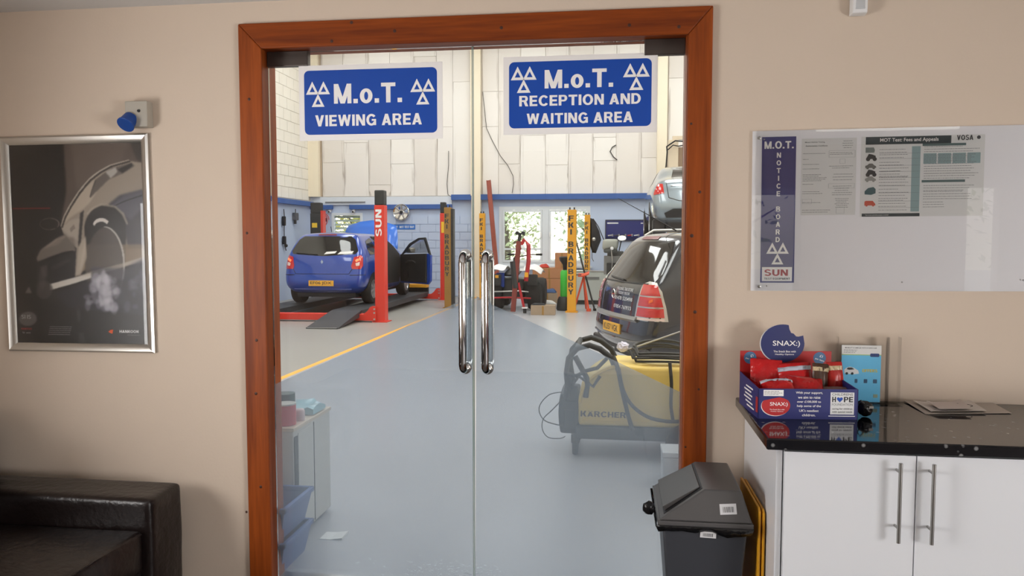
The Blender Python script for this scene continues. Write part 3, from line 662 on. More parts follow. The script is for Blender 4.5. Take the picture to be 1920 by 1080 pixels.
# detector
t = thing('motion_detector', 'small white motion detector high on the wall above the notice board', 'detector', (.915, 0, 2.462))
S().lattice(lambda i, j, k: Vector(((-.03, -.026, .026, .03)[i] * (1 - .12 * j / 3), (0, -.015, -.035, -.042)[j] - .004 * sin(k), (-.052, -.045, .045, .052)[k] * (1 - .08 * j / 3))), 3, 3, 3).build('housing', M_white, t, sub=1, smooth=180)
S().lattice(lambda i, j, k: Vector(((-.02, -.01, .01, .02)[i], (-.036, -.046, -.048)[j] if i in (1, 2) else (-.036, -.042, -.044)[j], (-.035, -.03, .0, .01)[k])), 3, 2, 3).build('lens', mat('detector_lens', (196, 198, 200), .3), t, sub=1, smooth=180)

# ================================================================== notice board
bx0, bx1, bz0, bz1 = .538, 1.572, 1.349, 1.980
nb = thing('notice_board', 'white wall notice board under clear acrylic with a navy title strip', 'notice board', (bx0, 0, bz0), rot=(0, R_(-.35), 0))
bw, bh = bx1 - bx0, bz1 - bz0
S().box(0, bw, -.004, 0, 0, bh).build('backing', mat('board_white', (250, 249, 252), .5, var=.01), nb)
S().box(0, bw, -.012, -.009, 0, bh).build('acrylic_cover', clear_mat('acrylic', (1, 1, 1), .8, .0, 1.5), nb)
def bl(px, py): p = PY(px, py, -.006); return (p.x - bx0, p.z - bz0 - (p.x - bx0) * .006)
xa, za = bl(1431, 257); xb, zb_ = bl(1495, 257); _, zc = bl(1430, 530)
S().box(xa, xb, -.0052, -.004, zc, za).build('title_strip', mat('navy_print', (46, 42, 120), .5), nb)
cxs = (xa + xb) / 2; hh = za - zc
text('M.O.T.', M_signw, nb, fr((cxs, -.0056, za - .032), WALLX, WALLZ), w=(xb - xa) * .86, h=.03, bold=.03)
for ch, f_ in zip('NOTICE BOARD', [.125 + .0525 * k for k in range(12)]):
    if ch != ' ': text(ch, M_signw, nb, fr((cxs, -.0056, za - hh * (f_ + .0)), WALLX, WALLZ), h=.020, bold=.035)
triangles(M_signw, nb, fr((cxs, -.0056, za - hh * .80), WALLX, WALLZ), .046)
S().box(xa + .006, xb - .008, -.0056, -.0052, zc + .006, zc + .062).build('logo_panel', M_signw, nb)
M_red = mat('logo_red', (176, 50, 50), .5)
text('SUN', M_red, nb, fr((cxs - .004, -.006, zc + .04), WALLX, (.25, 0, 1)), w=.09, h=.026, bold=.03)
text('TEST EQUIPMENT', mat('print_grey', (96, 98, 104), .6), nb, fr((cxs, -.006, zc + .016), WALLX, WALLZ), w=.10, h=.008)
for px, py in ((1425, 259), (1423, 537), (1437, 536), (1434, 262), (1917, 525), (1690, 529)):
    x, z = bl(px, py); r = .0065 if px in (1425, 1423) else .003
    S().lathe([(.0005, 0), (r, 0), (r, .003), (r * .6, .004)], (x, -.012, z), (0, -1, 0), 14).build('screw', M_steel, nb, smooth=50)
def bars(parent, x0, x1, z, h, seed, m, y, gap=.25):
    """a line of small print as word-long bars"""
    rnd = random.Random(seed); s = S(); x = x0
    while x < x1 - .003:
        l = min(rnd.uniform(.004, .012), x1 - x); s.quad((x, y, z - h / 2), (x + l, y, z - h / 2), (x + l, y, z + h / 2), (x, y, z + h / 2)); x += l + .0022
    return s
def paragraph(parent, x0, x1, z0, z1, n, m, y, h=.0016, seed=1, center=False):
    rnd = random.Random(seed); b = S()
    for k in range(n):
        z = z1 + (z0 - z1) * (k + .5) / n; e = x1 - rnd.uniform(0, .35) * (x1 - x0); a = x0
        if center: d = (x1 - e) / 2; a, e = x0 + d, x1 - d
        x = a
        while x < e - .003:
            l = min(rnd.uniform(.003, .011), e - x); b.quad((x, y, z - h / 2), (x + l, y, z - h / 2), (x + l, y, z + h / 2), (x, y, z + h / 2)); x += l + .0018
    o = b.build('small_print', m, parent); o['kind'] = 'stuff'; return o
M_ink = mat('ink_grey', (120, 120, 124), .6); M_inkd = mat('ink_dark', (52, 54, 58), .6); M_paper = mat('paper_white', (232, 232, 230), .6, var=.01)
M_teal = mat('print_teal', (150, 176, 178), .6); M_dkt = mat('print_dark_teal', (44, 58, 62), .6)
YP = -.0048
def wp(px, py, y=YP): p = PY(px, py, y); return p
def paper(name, label, cat, px0, py0, px1, py1, px2=None):
    a = wp(px0, py0); b = wp(px1, py1); t = thing(name, label, cat, ((a.x + b.x) / 2, YP, (a.z + b.z) / 2), rot=(0, R_(-.3), 0), group='papers on the notice board')
    w, h = abs(b.x - a.x) / 2, abs(a.z - b.z) / 2
    S().box(-w, w, 0, .0006, -h, h).build('sheet', M_paper, t); return t, w, h
t, w_, h_ = paper('certificate', 'white authorised certificate with grey small print beside the navy strip', 'paper', 1504, 260, 1603, 403)
text('Motor Vehicle Testing', M_inkd, t, fr((-w_ * .52, -.0004, h_ * .90), WALLX, WALLZ), w=w_ * .72, h=.0055, bold=.01)
text('Authorisation Certificate', M_inkd, t, fr((-w_ * .46, -.0004, h_ * .81), WALLX, WALLZ), w=w_ * .80, h=.0055, bold=.01)
for k, (a, b, z0, z1, n) in enumerate(((.45, .9, .72, .95, 4), (-.95, -.1, .56, .66, 1), (-.95, -.6, .42, .5, 1), (-.95, -.3, .3, .36, 1), (-.95, -.3, .18, .24, 1), (-.95, -.05, -.12, .08, 5), (-.95, -.4, -.22, -.16, 1),
        (-.95, -.2, -.46, -.36, 2), (-.95, -.2, -.72, -.62, 1), (-.95, .3, -.95, -.84, 2), (.1, .95, -.12, .1, 3), (.1, .9, -.5, -.22, 5), (.2, .8, -.82, -.55, 6), (.0, .9, .56, .64, 2), (0, .9, .2, .3, 2))):
    paragraph(t, a * w_, b * w_, z0 * h_, z1 * h_, n, M_ink, -.0004, seed=k, center=a >= 0)
for a, b, z0, z1 in ((.0, .95, .5, .68), (.4, .6, .34, .46), (.0, .95, -.18, -.3), (-.95, -.6, -.7, -.58), (.3, .6, -.96, -.8)):
    z0, z1 = min(z0, z1), max(z0, z1)
    s = S()
    for x0, x1, c0_, c1_ in ((a, b, z0, z0 + .004), (a, b, z1 - .004, z1), (a, a + .008, z0, z1), (b - .008, b, z0, z1)): s.box(x0 * w_, x1 * w_, -.0004, 0, c0_ * h_, c1_ * h_)
    s.build('ruled_box', mat('ink_light', (160, 162, 164), .6), t)
t, w_, h_ = paper('fees_notice', 'wide printed MOT fees and appeals poster with dark header and vehicle pictures', 'paper', 1616, 256, 1842, 405)
S().box(-w_ * .93, w_ * .46, -.0004, 0, h_ * .80, h_ * .99).build('header_bar', M_dkt, t)
text('MOT Test: Fees and Appeals', M_signw, t, fr((-w_ * .22, -.0006, h_ * .895), WALLX, WALLZ), w=w_ * .95, h=h_ * .115, bold=.02)
text('VOSA', M_inkd, t, fr((w_ * .68, -.0006, h_ * .93), WALLX, WALLZ), w=w_ * .26, h=h_ * .13, bold=.035)
S().lathe([(.001, 0), (.0075, 0), (.006, .0003), (.001, .0004)], (w_ * .9, -.0002, h_ * .93), (0, -1, 0), 6).build('emblem', M_inkd, t)
S().box(-w_ * .97, -w_ * .02, -.0004, 0, -h_ * 1.0, -h_ * .92).build('footer_bar', M_dkt, t)
text('See notes and information overleaf', M_signw, t, fr((-w_ * .72, -.0006, -h_ * .96), WALLX, WALLZ), w=w_ * .38, h=.004, bold=0)
S().box(-w_ * .17, -w_ * .03, -.0004, 0, -h_ * .88, h_ * .74).build('price_column', M_teal, t)
for k in range(4): S().box(w_ * (.02 + .235 * k), w_ * (.02 + .235 * k + .21), -.0004, 0, h_ * .30, h_ * .56).build('table_cell', M_teal, t)
for k, (z, nn) in enumerate(((.63, 2), (.50, 2), (.35, 1), (.2, 3), (.05, 3), (-.12, 4), (-.32, 1), (-.48, 3), (-.68, 3), (-.84, 1))): paragraph(t, -w_ * .70, -w_ * .19, (z - .035 * nn) * h_, (z + .04 * nn) * h_, nn, M_ink, -.0005, seed=50 + k)
for k, (z, nn) in enumerate(((.66, 3), (.18, 5), (-.0, 3), (-.3, 3), (-.48, 4))): paragraph(t, w_ * .03, w_ * .93, (z - .03 * nn) * h_, (z + .03 * nn) * h_, nn, M_ink, -.0005, seed=70 + k)
paragraph(t, w_ * .03, w_ * .4, -h_ * .8, -h_ * .62, 3, M_ink, -.0005, seed=90); paragraph(t, w_ * .03, w_ * .9, h_ * .32, h_ * .54, 6, M_ink, -.0006, seed=91)
for z in (.77, -.13): S().box(w_ * .0, w_ * .7, -.0004, 0, (z - .03) * h_, (z + .03) * h_).build('heading_bar', mat('print_mid_teal', (90, 112, 112), .6), t)
s = S()
for z in (.57, .44, .27, .12, -.03, -.24, -.41, -.62, -.78): s.quad((-w_ * .7, -.00045, z * h_), (-w_ * .03, -.00045, z * h_), (-w_ * .03, -.00045, z * h_ + .0008), (-w_ * .7, -.00045, z * h_ + .0008))
s.build('rule_line', M_ink, t)
# small pictures: motorcycle, cars, quad, bus, van (flat prints)
def pic(kind, cz, col):
    m = mat('pic_%d%d%d' % col, col, .6); x0 = -w_ * .93; W_ = w_ * .18; s = S(); y = -.0006
    def ell(cx, cy, r): s.face(s.verts([(x0 + cx * W_ + r * W_ * cos(a), y, cz * h_ + cy * W_ + r * W_ * sin(a)) for a in np.linspace(0, 2 * pi, 10, endpoint=False)]))
    def pl(p): s.face(s.verts([(x0 + a * W_, y - .0001, cz * h_ + b * W_) for a, b in p]))
    if kind == 'car': pl([(0, 0), (0, .2), (.2, .28), (.35, .42), (.65, .42), (.82, .26), (1, .15), (1, 0)]); ell(.22, 0, .13); ell(.78, 0, .13)
    elif kind == 'bike': pl([(.1, .1), (.3, .5), (.6, .45), (.95, .3), (.9, .05), (.5, 0)]); ell(.25, .0, .2); ell(.85, .0, .2)
    elif kind == 'box': pl([(0, 0), (0, .5), (.75, .5), (.85, .25), (.8, 0)])
    elif kind == 'van': pl([(0, 0), (0, .35), (.1, .45), (.75, .45), (1, .15), (1, 0)]); ell(.2, 0, .1); ell(.8, 0, .1)
    elif kind == 'bus': pl([(0, 0), (0, .3), (.3, .6), (.8, .7), (1, .5), (1, .1), (.6, -.05)])
    s.build('vehicle_picture', m, t)
for k, z, c in (('box', .6, (120, 130, 128)), ('bike', .44, (50, 50, 52)), ('car', .22, (110, 108, 104)), ('bike', .05, (44, 44, 48)), ('car', -.1, (150, 150, 146)), ('bus', -.44, (56, 92, 98)), ('van', -.72, (206, 84, 60))): pic(k, z, c)

# ================================================================== counter
TZ = .917
cx0 = .487; fy = -.66
ct = thing('worktop', 'black speckled gloss worktop running along the wall on the white cabinets', 'worktop', (cx0, fy, TZ))
S().box(0, 2.2, 0, -fy - .002, -.038, 0).build('slab', M_top, ct, bevel=.006, seg=3)
S().box(-.0012, 2.2, -.0012, .0, -.034, -.004).build('edge_strip', M_top, ct)
cb = thing('base_cabinet', 'white gloss two door base cabinet under the black worktop', 'cabinet', (.545, -.62, 0))
S().box(-.02, -.001, .0, .615, 0, TZ - .039).build('end_panel', M_cab, cb)

def cab_door(x0, x1, hx):
    d = S().box(x0, x1, -.018, 0.002, .11, TZ - .046).build('door', M_cab, cb, bevel=.0015)
    h = S().cyl((hx, -.052, .60), (hx, -.052, .855), .006).build('handle', M_steel, d, smooth=40)
    for z in (.645, .825): S().cyl((hx, -.018, z), (hx, -.052, z), .0045).build('handle_post', M_steel, d, smooth=40)
dxm = PY(1716, 900, -.63).x - .545
S().box(0, dxm * 2 + .018, .02, .60, .1, TZ - .045).build('carcass', M_cab, cb); S().box(0, dxm * 2 + .018, .06, .075, 0, .1).build('plinth', M_cab, cb)
cab_door(.003, dxm - .0015, PY(1690, 900, -.68).x - .545); cab_door(dxm + .0015, dxm * 2 + .02, PY(1753, 900, -.68).x - .545)
cb2 = thing('base_cabinet', 'second white gloss base cabinet at the right edge under the worktop', 'cabinet', (.545 + dxm * 2 + .022, -.62, 0))
S().box(0.002, .8, .02, .60, .1, TZ - .045).build('carcass', M_cab, cb2); S().box(0.002, .8, -.018, .002, .11, TZ - .046).build('door', M_cab, cb2, bevel=.0015); S().box(.002, .8, .06, .075, 0, .1).build('plinth', M_cab, cb2)

# ---- snack box
M_nav = mat('carton_navy', (38, 44, 112), .45, var=.03); M_cred = mat('carton_red', (178, 34, 34), .4, var=.05); M_bagr = mat('crisp_bag_red', (196, 22, 26), .2, var=.3, scale=30, bump=1.0, bscale=22)
sx0, sx1 = .500, .870; a_ = PZ(1421, 785, TZ); b_ = PZ(1608, 787, TZ)
sb = thing('snack_box', 'navy open carton with red back and round SNAX header on the worktop', 'snack box', (a_.x, a_.y, TZ), math.atan2(b_.y - a_.y, b_.x - a_.x))
sw = (b_ - a_).length; sd, sh = .27, .108
S().box(0, sw, 0, .003, 0, sh).build('front_panel', M_nav, sb)
S().prism([(0, 0), (sd, 0), (sd, sh * 1.15), (.0, sh)], 0, 0, .003).build('side_panel', M_nav, sb); S().prism([(0, 0), (sd, 0), (sd, sh * 1.15), (0, sh)], 0, sw - .003, sw).build('side_panel', M_nav, sb)
S().box(.003, sw - .003, .003, sd, 0, .003).build('base', M_nav, sb)
bp = S().box(.0, sw, sd - .003, sd, 0, .205).build('back_panel', M_cred, sb)
rc = (sw * .46, .235); rr = .074; pts = []
for k in range(41):
    a = R_(52 + 300 * k / 40 + 8); pts.append((rc[0] + rr * 1.12 * cos(a), rc[1] + rr * sin(a)))
bite = [(rc[0] + rr * 1.05, rc[1] + rr * .42), (rc[0] + rr * .8, rc[1] + rr * .36), (rc[0] + rr * .68, rc[1] + rr * .38), (rc[0] + rr * .55, rc[1] + rr * .52), (rc[0] + rr * .42, rc[1] + rr * .56), (rc[0] + rr * .33, rc[1] + rr * .75)]
out = [p for p in pts if not (p[0] > rc[0] + rr * .30 and p[1] > rc[1] + rr * .38)]
k0 = max(range(len(out)), key=lambda i: (out[i][0] - out[i - 1][0]) ** 2 + (out[i][1] - out[i - 1][1]) ** 2); out = out[k0:] + out[:k0]
shape = out + [b for b in bite]
S().prism([(x - .004, z - .001) for x, z in out + bite], 1, sd - .0055, sd - .0045).build('header_rim', M_white, sb)
hd = S().prism(shape, 1, sd - .0075, sd - .0057).build('header', mat('header_navy', (36, 44, 104), .4, var=.2, scale=8), sb)
text('SNAX:)', M_signw, hd, fr((rc[0] + .014, sd - .0080, rc[1] - .002), WALLX, WALLZ), w=.104, h=.026, bold=.03)
text('The Snack Box with', M_signw, hd, fr((rc[0] + .008, sd - .0080, rc[1] - .031), WALLX, WALLZ), w=.085, h=.0075, bold=.015)
text('Healthy Options', M_signw, hd, fr((rc[0] + .008, sd - .0080, rc[1] - .043), WALLX, WALLZ), w=.072, h=.0075, bold=.015)
M_rnd = mat('roundel_blue', (70, 110, 150), .4)
for x in (.038, sw - .045):
    rd = S().lathe([(.001, 0), (.024, 0), (.024, .0008), (.001, .001)], (x, sd - .0032, .178), (0, -1, 0), 24).build('price_roundel', M_rnd, sb)
    text('£1', M_signw, rd, fr((x + .006, sd - .0046, .186), (1, 0, .35 if x < .1 else -.35), WALLZ), h=.010); text('per item', M_signw, rd, fr((x, sd - .0046, .171), (1, 0, -.35), WALLZ), w=.036, h=.008)
# front print
pn = S().box(.018, .088, -.0008, 0, .082, .104).build('label_sticker', M_signw, sb); paragraph(sb, .021, .086, .085, .101, 3, M_ink, -.0012, seed=5)
rc2 = (.062, .048); pts2 = [(rc2[0] + .050 * cos(a), rc2[1] + .036 * sin(a)) for a in np.linspace(R_(150), R_(392), 30)] + [(rc2[0] + .028, rc2[1] + .026), (rc2[0] + .012, rc2[1] + .03)]
S().prism([(x - .002, z - .0022) for x, z in pts2], 1, -.0006, 0).build('logo_rim', M_signw, sb)
lg = S().prism(pts2, 1, -.0012, -.0007).build('logo', mat('logo_box_red', (196, 44, 48), .4), sb)
text('SNAX:)', M_signw, lg, fr((rc2[0] + .01, -.0015, rc2[1] + .004), WALLX, WALLZ), w=.062, h=.017, bold=.03)
text('The Snack Box with', M_signw, lg, fr((rc2[0] + .004, -.0015, rc2[1] - .014), WALLX, WALLZ), w=.052, h=.0045, bold=.01)
text('Healthy Options', M_signw, lg, fr((rc2[0] + .004, -.0015, rc2[1] - .021), WALLX, WALLZ), w=.044, h=.0045, bold=.01)
for k, s_ in enumerate(('With your support,', 'we aim to raise', 'over £100,000 to', 'help some of the', "UK's neediest", 'children.')):
    text(s_, M_signw, sb, fr((sw * .51, -.0008, .094 - k * .0158), WALLX, WALLZ), h=.0105 if 'p' in s_ or 'y' in s_ else .009, w=len(s_) * .0052, bold=.015)
S().box(sw - .096, sw - .014, -.0008, 0, .018, .097).build('charity_label', M_white, sb); S().box(sw - .102, sw - .01, -.0008, 0, .011, .0135).build('underline', M_signw, sb)
cxl = sw - .055
text('CHILDRENS', M_inkd, sb, fr((cxl, -.0012, .090), WALLX, WALLZ), w=.072, h=.008, bold=0)
text('H', M_black, sb, fr((cxl - .029, -.0012, .072), WALLX, WALLZ), w=.013, h=.019, bold=.04); text('PE', M_black, sb, fr((cxl + .021, -.0012, .072), WALLX, WALLZ), w=.032, h=.019, bold=.04)
s = S(); s.face(s.verts([(cxl - .009 + .0105 * (16 * sin(t_) ** 3) / 16, -.0012, .072 + .0105 * (13 * cos(t_) - 5 * cos(2 * t_) - 2 * cos(3 * t_) - cos(4 * t_)) / 16) for t_ in np.linspace(0, 2 * pi, 24, endpoint=False)])); s.build('heart', M_signb, sb)
text('FOUNDATION', M_ink, sb, fr((cxl, -.0012, .054), WALLX, WALLZ), w=.072, h=.008, bold=0)
text('caring for children', M_inkd, sb, fr((cxl, -.0012, .038), WALLX, WALLZ), w=.070, h=.008, bold=.01); text('with special needs', M_inkd, sb, fr((cxl, -.0012, .027), WALLX, WALLZ), w=.070, h=.008, bold=.01)
for k in range(5): bars(sb, 0, 1, 0, 0, 0, M_signw, 0) if False else None
s = S()
for k in range(6):
    y0, z = .05 + random.uniform(0, .05), .09 - .014 * k
    s.quad((-.0006, y0, z - .003), (-.0006, y0 + .1, z - .003), (-.0006, y0 + .1, z + .003), (-.0006, y0, z + .003))
s.build('side_print', M_signw, sb)
S().box(-.0006, 0, .005, .03, .02, .075).build('side_logo', M_cred, sb)
# snack bags inside
def bag(label, cx, cy, cz, w, h, th, m, rot, band=None, group='snack bags in the carton', cat='snack bag'):
    M = sb.matrix_basis @ Matrix.Translation((cx, cy, cz)); t = thing('snack_bag', label, cat, (0, 0, 0), 0, group); t.matrix_basis = M @ Matrix.Rotation(rot[1], 4, 'Y') @ Matrix.Rotation(rot[0], 4, 'X')
    n, q = 10, 8; rnd = random.Random(int(cx * 1000))
    def f(i, j, k):
        u, v = i / n * 2 - 1, k / q * 2 - 1; b = max(0, (1 - u ** 4)) * max(0, (1 - v ** 2)) ** .6
        return Vector((u * w / 2 * (1 - .06 * (1 - v * v)), (j - .5) * (th * b + .0012) + rnd.uniform(-.003, .003), v * h / 2 + rnd.uniform(-.001, .001)))
    S().lattice(f, n, 1, q).build('pouch', m, t, smooth=180, sub=1)
    if band: S().lattice(lambda i, j, k: f(i, 0 if j == 0 else 0, 6 + k) + Vector((0, -.0015 * (1 - j), 0)), n, 1, 1).build('printed_band', band, t, smooth=180)
    return t
M_bagw = mat('bag_white_blue', (196, 200, 214), .3); M_clear = mat('sweet_bag_cream', (206, 186, 150), .25, var=.2, scale=40); M_choc = mat('sweet_bag_brown', (74, 48, 34), .3, var=.6, scale=60)
bag('red snack bag lying front left in the carton with a white band', .085, .05, .100, .12, .10, .035, M_bagr, (R_(-58), R_(-4)), M_bagw)
bag('red snack bag standing at the back left corner of the carton', .078, .19, .110, .125, .15, .036, M_bagr, (R_(-12), R_(4)))
bag('red snack bag lying in the middle front of the carton', .195, .075, .092, .13, .12, .04, M_bagr, (R_(-50), R_(6)))
bag('red snack bag with blue and white band at the centre back of the carton', .185, .175, .110, .13, .13, .035, M_bagr, (R_(-20), R_(-5)), M_bagw)
bag('small brown bag of chocolate sweets standing right of centre in the carton', .262, .14, .118, .062, .12, .022, M_choc, (R_(-12), R_(6)), M_clear)
bag('small cream and red bag of sweets standing at the right end of the carton', .322, .15, .120, .062, .125, .022, mat('sweet_red', (176, 34, 28), .3, var=.5, scale=50), (R_(-10), R_(-3)), M_clear)
bag('mauve paper sweet bag lying flat front right in the carton', .30, .07, .082, .10, .09, .02, mat('mauve_paper', (120, 88, 84), .6), (R_(-72), R_(0)))

# ---- leaflet holder and leaflet
hb = PY(1568, 627, -.07); hx0, hx1 = PY(1570, 700, -.07).x, PY(1689, 700, -.07).x
lh = thing('leaflet_holder', 'clear acrylic upright leaflet holder standing against the wall on the worktop', 'leaflet holder', (hx0, -.07, TZ))
M_acr = clear_mat('holder_acrylic', (1, .998, .995), .3, .0, 1.35); hw = hx1 - hx0; hh_ = .27
S().box(0, hw, .035, .038, 0, hh_).build('back_sheet', M_acr, lh); S().box(0, hw, .0, .003, 0, hh_ - .01).build('front_sheet', M_acr, lh)
S().box(0, hw, -.03, .038, 0, .003).build('foot', M_acr, lh)
for x in (0, hw - .003): S().box(x, x + .003, .003, .035, 0.003, hh_ - .01).build('side_sheet', M_acr, lh)
S().box(hw - .045, hw - .042, .003, .035, .003, hh_ - .01).build('divider', M_acr, lh)
lx0, lx1 = PY(1577, 700, -.05).x, PY(1651, 700, -.05).x
lf = thing('leaflet', 'light blue car leaflet with white top in the clear holder', 'leaflet', (lx0, -.052, TZ + .004)); lw = lx1 - lx0; lhh = .222
S().box(0, lw, 0, .0015, 0, lhh).build('sheet', mat('leaflet_blue', (104, 196, 240), .35, var=.12, scale=5), lf)
S().box(0, lw, -.0008, 0, lhh * .84, lhh).build('white_top', M_paper, lf); S().box(0, lw, -.0006, 0, lhh * .825, lhh * .84).build('green_rule', mat('leaflet_green', (170, 200, 130), .5), lf)
text('MOBILITY IS SIMPLER WITH A NEW CAR', M_inkd, lf, fr((lw * .48, -.001, lhh * .955), WALLX, WALLZ), w=lw * .8, h=.005, bold=.01)
paragraph(lf, lw * .05, lw * .42, lhh * .86, lhh * .93, 3, M_ink, -.001, seed=3)
S().prism(rrect(lw * .72, lw * .95, lhh * .80, lhh * .86, .004), 1, -.0012, -.0006).build('badge', mat('badge_navy', (30, 60, 120), .4), lf)
text('OFFERS', mat('leaflet_yellow', (226, 206, 60), .5), lf, fr((lw * .72, -.0006, lhh * .555), WALLX, WALLZ), w=lw * .38, h=.012, bold=.04)
s = S(); s.prism([(lw * a, lhh * b) for a, b in ((.08, .50), (.07, .56), (.13, .60), (.22, .62), (.32, .60), (.43, .555), (.45, .50), (.3, .485))], 1, -.0008, -.0001); cp = s.build('car_picture', M_white, lf)
S().prism([(lw * a, lhh * b) for a, b in ((.13, .575), (.17, .605), (.27, .605), (.33, .575), (.2, .565))], 1, -.0012, -.0009).build('car_windows', M_black, cp)
for a in (.14, .28): S().lathe([(.0005, 0), (.005, 0), (.003, .0003)], (lw * a, -.0008, lhh * .50), (0, -1, 0), 12).build('car_wheel', M_black, cp)
for a, wv in ((.38, .035), (.62, .045), (.86, .05)): S().prism(rrect(lw * (a - wv), lw * (a + wv), lhh * .335, lhh * .405, .002), 1, -.0007, -.0001).build('icon', mat('icon_blue', (40, 84, 120), .5), lf)
s = S().lattice(lambda i, j, k: Vector((lw * (.88 + .11 * (i / 2 - .5)), -.0006 * j, lhh * (.11 + .06 * (k / 2 - .5)))), 2, 1, 2).build('shell_picture', mat('shell_tan', (150, 170, 150), .5), lf)

# black glove-like bundle
p = PZ(1627, 785, TZ)
t = thing('key_pouch', 'small crumpled black pouch on the worktop right of the snack box', 'pouch', (p.x, p.y + .03, TZ + .002))
random.seed(5); s = S()
s.ball((0, 0, .028), .03, 3, (.85, .8, .95), .07); s.b.verts.ensure_lookup_table()
for v in s.b.verts: v.co.z = max(v.co.z, 0)
s.build('body', mat('black_leather_gloss', (12, 12, 14), .25, bump=.8, bscale=60), t, smooth=60)
S().tube([(-.01, -.02, .05), (-.024, -.028, .062), (-.03, -.01, .052), (-.02, .0, .045)], .003, 6).build('strap', M_black, t, smooth=60)
S().box(.006, .02, -.027, -.024, .034, .042).build('buckle', M_steel, t)

# papers on the worktop
a, b, c, d = PZ(1692, 752, TZ), PZ(1735, 777, TZ), PZ(1897, 776, TZ), PZ(1848, 752, TZ)
for q_ in (a, d): q_.y = min(q_.y, -.012)
def sheet(name, label, quad, z, m, curl=0, group=None):
    o = sum(quad, Vector()) / 4; t = thing(name, label, 'paper', (o.x, o.y, TZ + z), 0, group); L_ = [q - o for q in quad]; n = 6
    def f(i, j, k):
        u, v = i / n, j / n; p = L_[0] * (1 - u) * (1 - v) + L_[1] * u * (1 - v) + L_[2] * u * v + L_[3] * (1 - u) * v
        return Vector((p.x, p.y, .0008 * k + curl * (abs(2 * v - 1) ** 3) * (1 - u) + curl * .3 * u * v))
    S().lattice(f, n, n, 1).build('sheet', m, t, smooth=40); return t
sheet('cardboard_sheet', 'large off-white card lying flat on the worktop under the two forms', [a, b, c, d], .001, mat('card_offwhite', (176, 166, 156), .6), .004)
q1 = [PZ(1712, 754, TZ + .008), PZ(1745, 771, TZ + .008), PZ(1850, 771, TZ + .008), PZ(1815, 752, TZ + .008)]
for q_ in q1: q_.y = min(q_.y, -.015)
t = sheet('printed_form', 'white curled form on top of the off-white card, its left edge lifted', q1, .008, mat('form_white', (206, 198, 192), .6), .006)
q2 = [PZ(1735, 755, TZ + .018), PZ(1762, 767, TZ + .018), PZ(1823, 767, TZ + .018), PZ(1800, 753, TZ + .018)]
for q_ in q2: q_.y = min(q_.y, -.02)
t = sheet('folded_slip', 'smaller curled white slip with a dark arc lying uppermost on the form', q2, .018, mat('slip_white', (200, 188, 182), .6), .008)
S().tube([(.03 + .05 * cos(a_), .03 * sin(a_), .0025) for a_ in np.linspace(-1.2, 1.4, 10)], .0011, 4).build('printed_arc', M_inkd, t)

# ================================================================== bin and floor sign
M_bin = mat('bin_dark_grey', (58, 60, 66), .42, var=.04); M_lid = mat('bin_lid_grey', (84, 82, 82), .4, var=.04)
rz_ = .575; b0, b1 = PZ(1411, 986, rz_), PZ(1235, 976, rz_)
bn = thing('swing_bin', 'dark grey plastic swing top bin standing in front of the door frame', 'bin', (b1.x, b0.y, 0))
bwid = b0.x - b1.x; bdep = .385
def bf(i, j, k):
    t_ = k / 4; ins = .045 * (1 - t_) + .012; x = (ins, ins + .02, bwid - ins - .02, bwid - ins)[i]; y = (ins * .8, ins * .8 + .02, bdep - ins * .8 - .02, bdep - ins * .8)[j]
    return Vector((x, y, (rz_ - .004) * t_ if k else 0))
S().lattice(bf, 3, 3, 4).build('body', M_bin, bn, bevel=.008, smooth=35)
tz = .688; t0, t1 = PZ(1324, 925, tz).x - b1.x, PZ(1393, 926, tz).x - b1.x
lidn = S()
lo = [(0, 0), (bwid, 0), (bwid, bdep), (0, bdep)]; hi = [(t0, .02), (t1, .02), (t1, bdep - .02), (t0, bdep - .02)]
lidn.hexa([(x, y, rz_ + .004) for x, y in lo], [(x, y, tz) for x, y in hi])
lid = lidn.build('lid', M_lid, bn, bevel=.006, seg=3, smooth=35)
S().box(-.004, bwid + .004, -.004, bdep + .004, rz_ - .014, rz_ + .004).build('lid_rim', M_lid, lid, bevel=.003)
# swing flap on the left slope and its dark gap
def slope(u, v, off):   # u along y 0..1, v up the slope 0..1
    p = Vector((0 + (t0) * v, .02 * v + u * (bdep - .04 * v), rz_ + .004 + (tz - rz_ - .004) * v)); n = Vector((-(tz - rz_ - .004), 0, t0)).normalized(); return p + n * off
def slab(u0, u1, v0, v1, o0, o1, lift0=0, lift1=0):
    return S().hexa([slope(u0, v0, o0), slope(u1, v0, o0), slope(u1, v1, o0), slope(u0, v1, o0)], [slope(u0, v0, o1 + lift0), slope(u1, v0, o1 + lift0), slope(u1, v1, o1 + lift1), slope(u0, v1, o1 + lift1)])
slab(.07, .97, .12, .97, .0, .0015).build('flap_gap', M_black, lid)
slab(.12, .93, .16, .93, .002, .006, .012, 0).build('swing_flap', M_lid, lid, bevel=.002)
random.seed(11)
lp = [(x, y) for x, y in ((-.012, -.012), (bwid + .006, -.012), (bwid + .008, bdep + .006), (-.012, bdep + .006))]
s = S(); ring_t, ring_b = [], []
for k in range(4):
    for q_ in range(12):
        f_ = q_ / 12; x = lp[k][0] * (1 - f_) + lp[(k + 1) % 4][0] * f_; y = lp[k][1] * (1 - f_) + lp[(k + 1) % 4][1] * f_
        cx_, cy_ = (x - bwid / 2) * .93 + bwid / 2, (y - bdep / 2) * .95 + bdep / 2
        ring_t.append((x * .99, y, rz_ - .010)); ring_b.append((cx_ + random.uniform(-.004, .004), cy_ + random.uniform(-.004, .004), rz_ - .024 - random.uniform(0, .012) - (.012 if k == 0 and q_ > 7 else 0)))
A, B = s.verts(ring_t), s.verts(ring_b)
for i in range(48): s.face([A[i], A[(i + 1) % 48], B[(i + 1) % 48], B[i]])
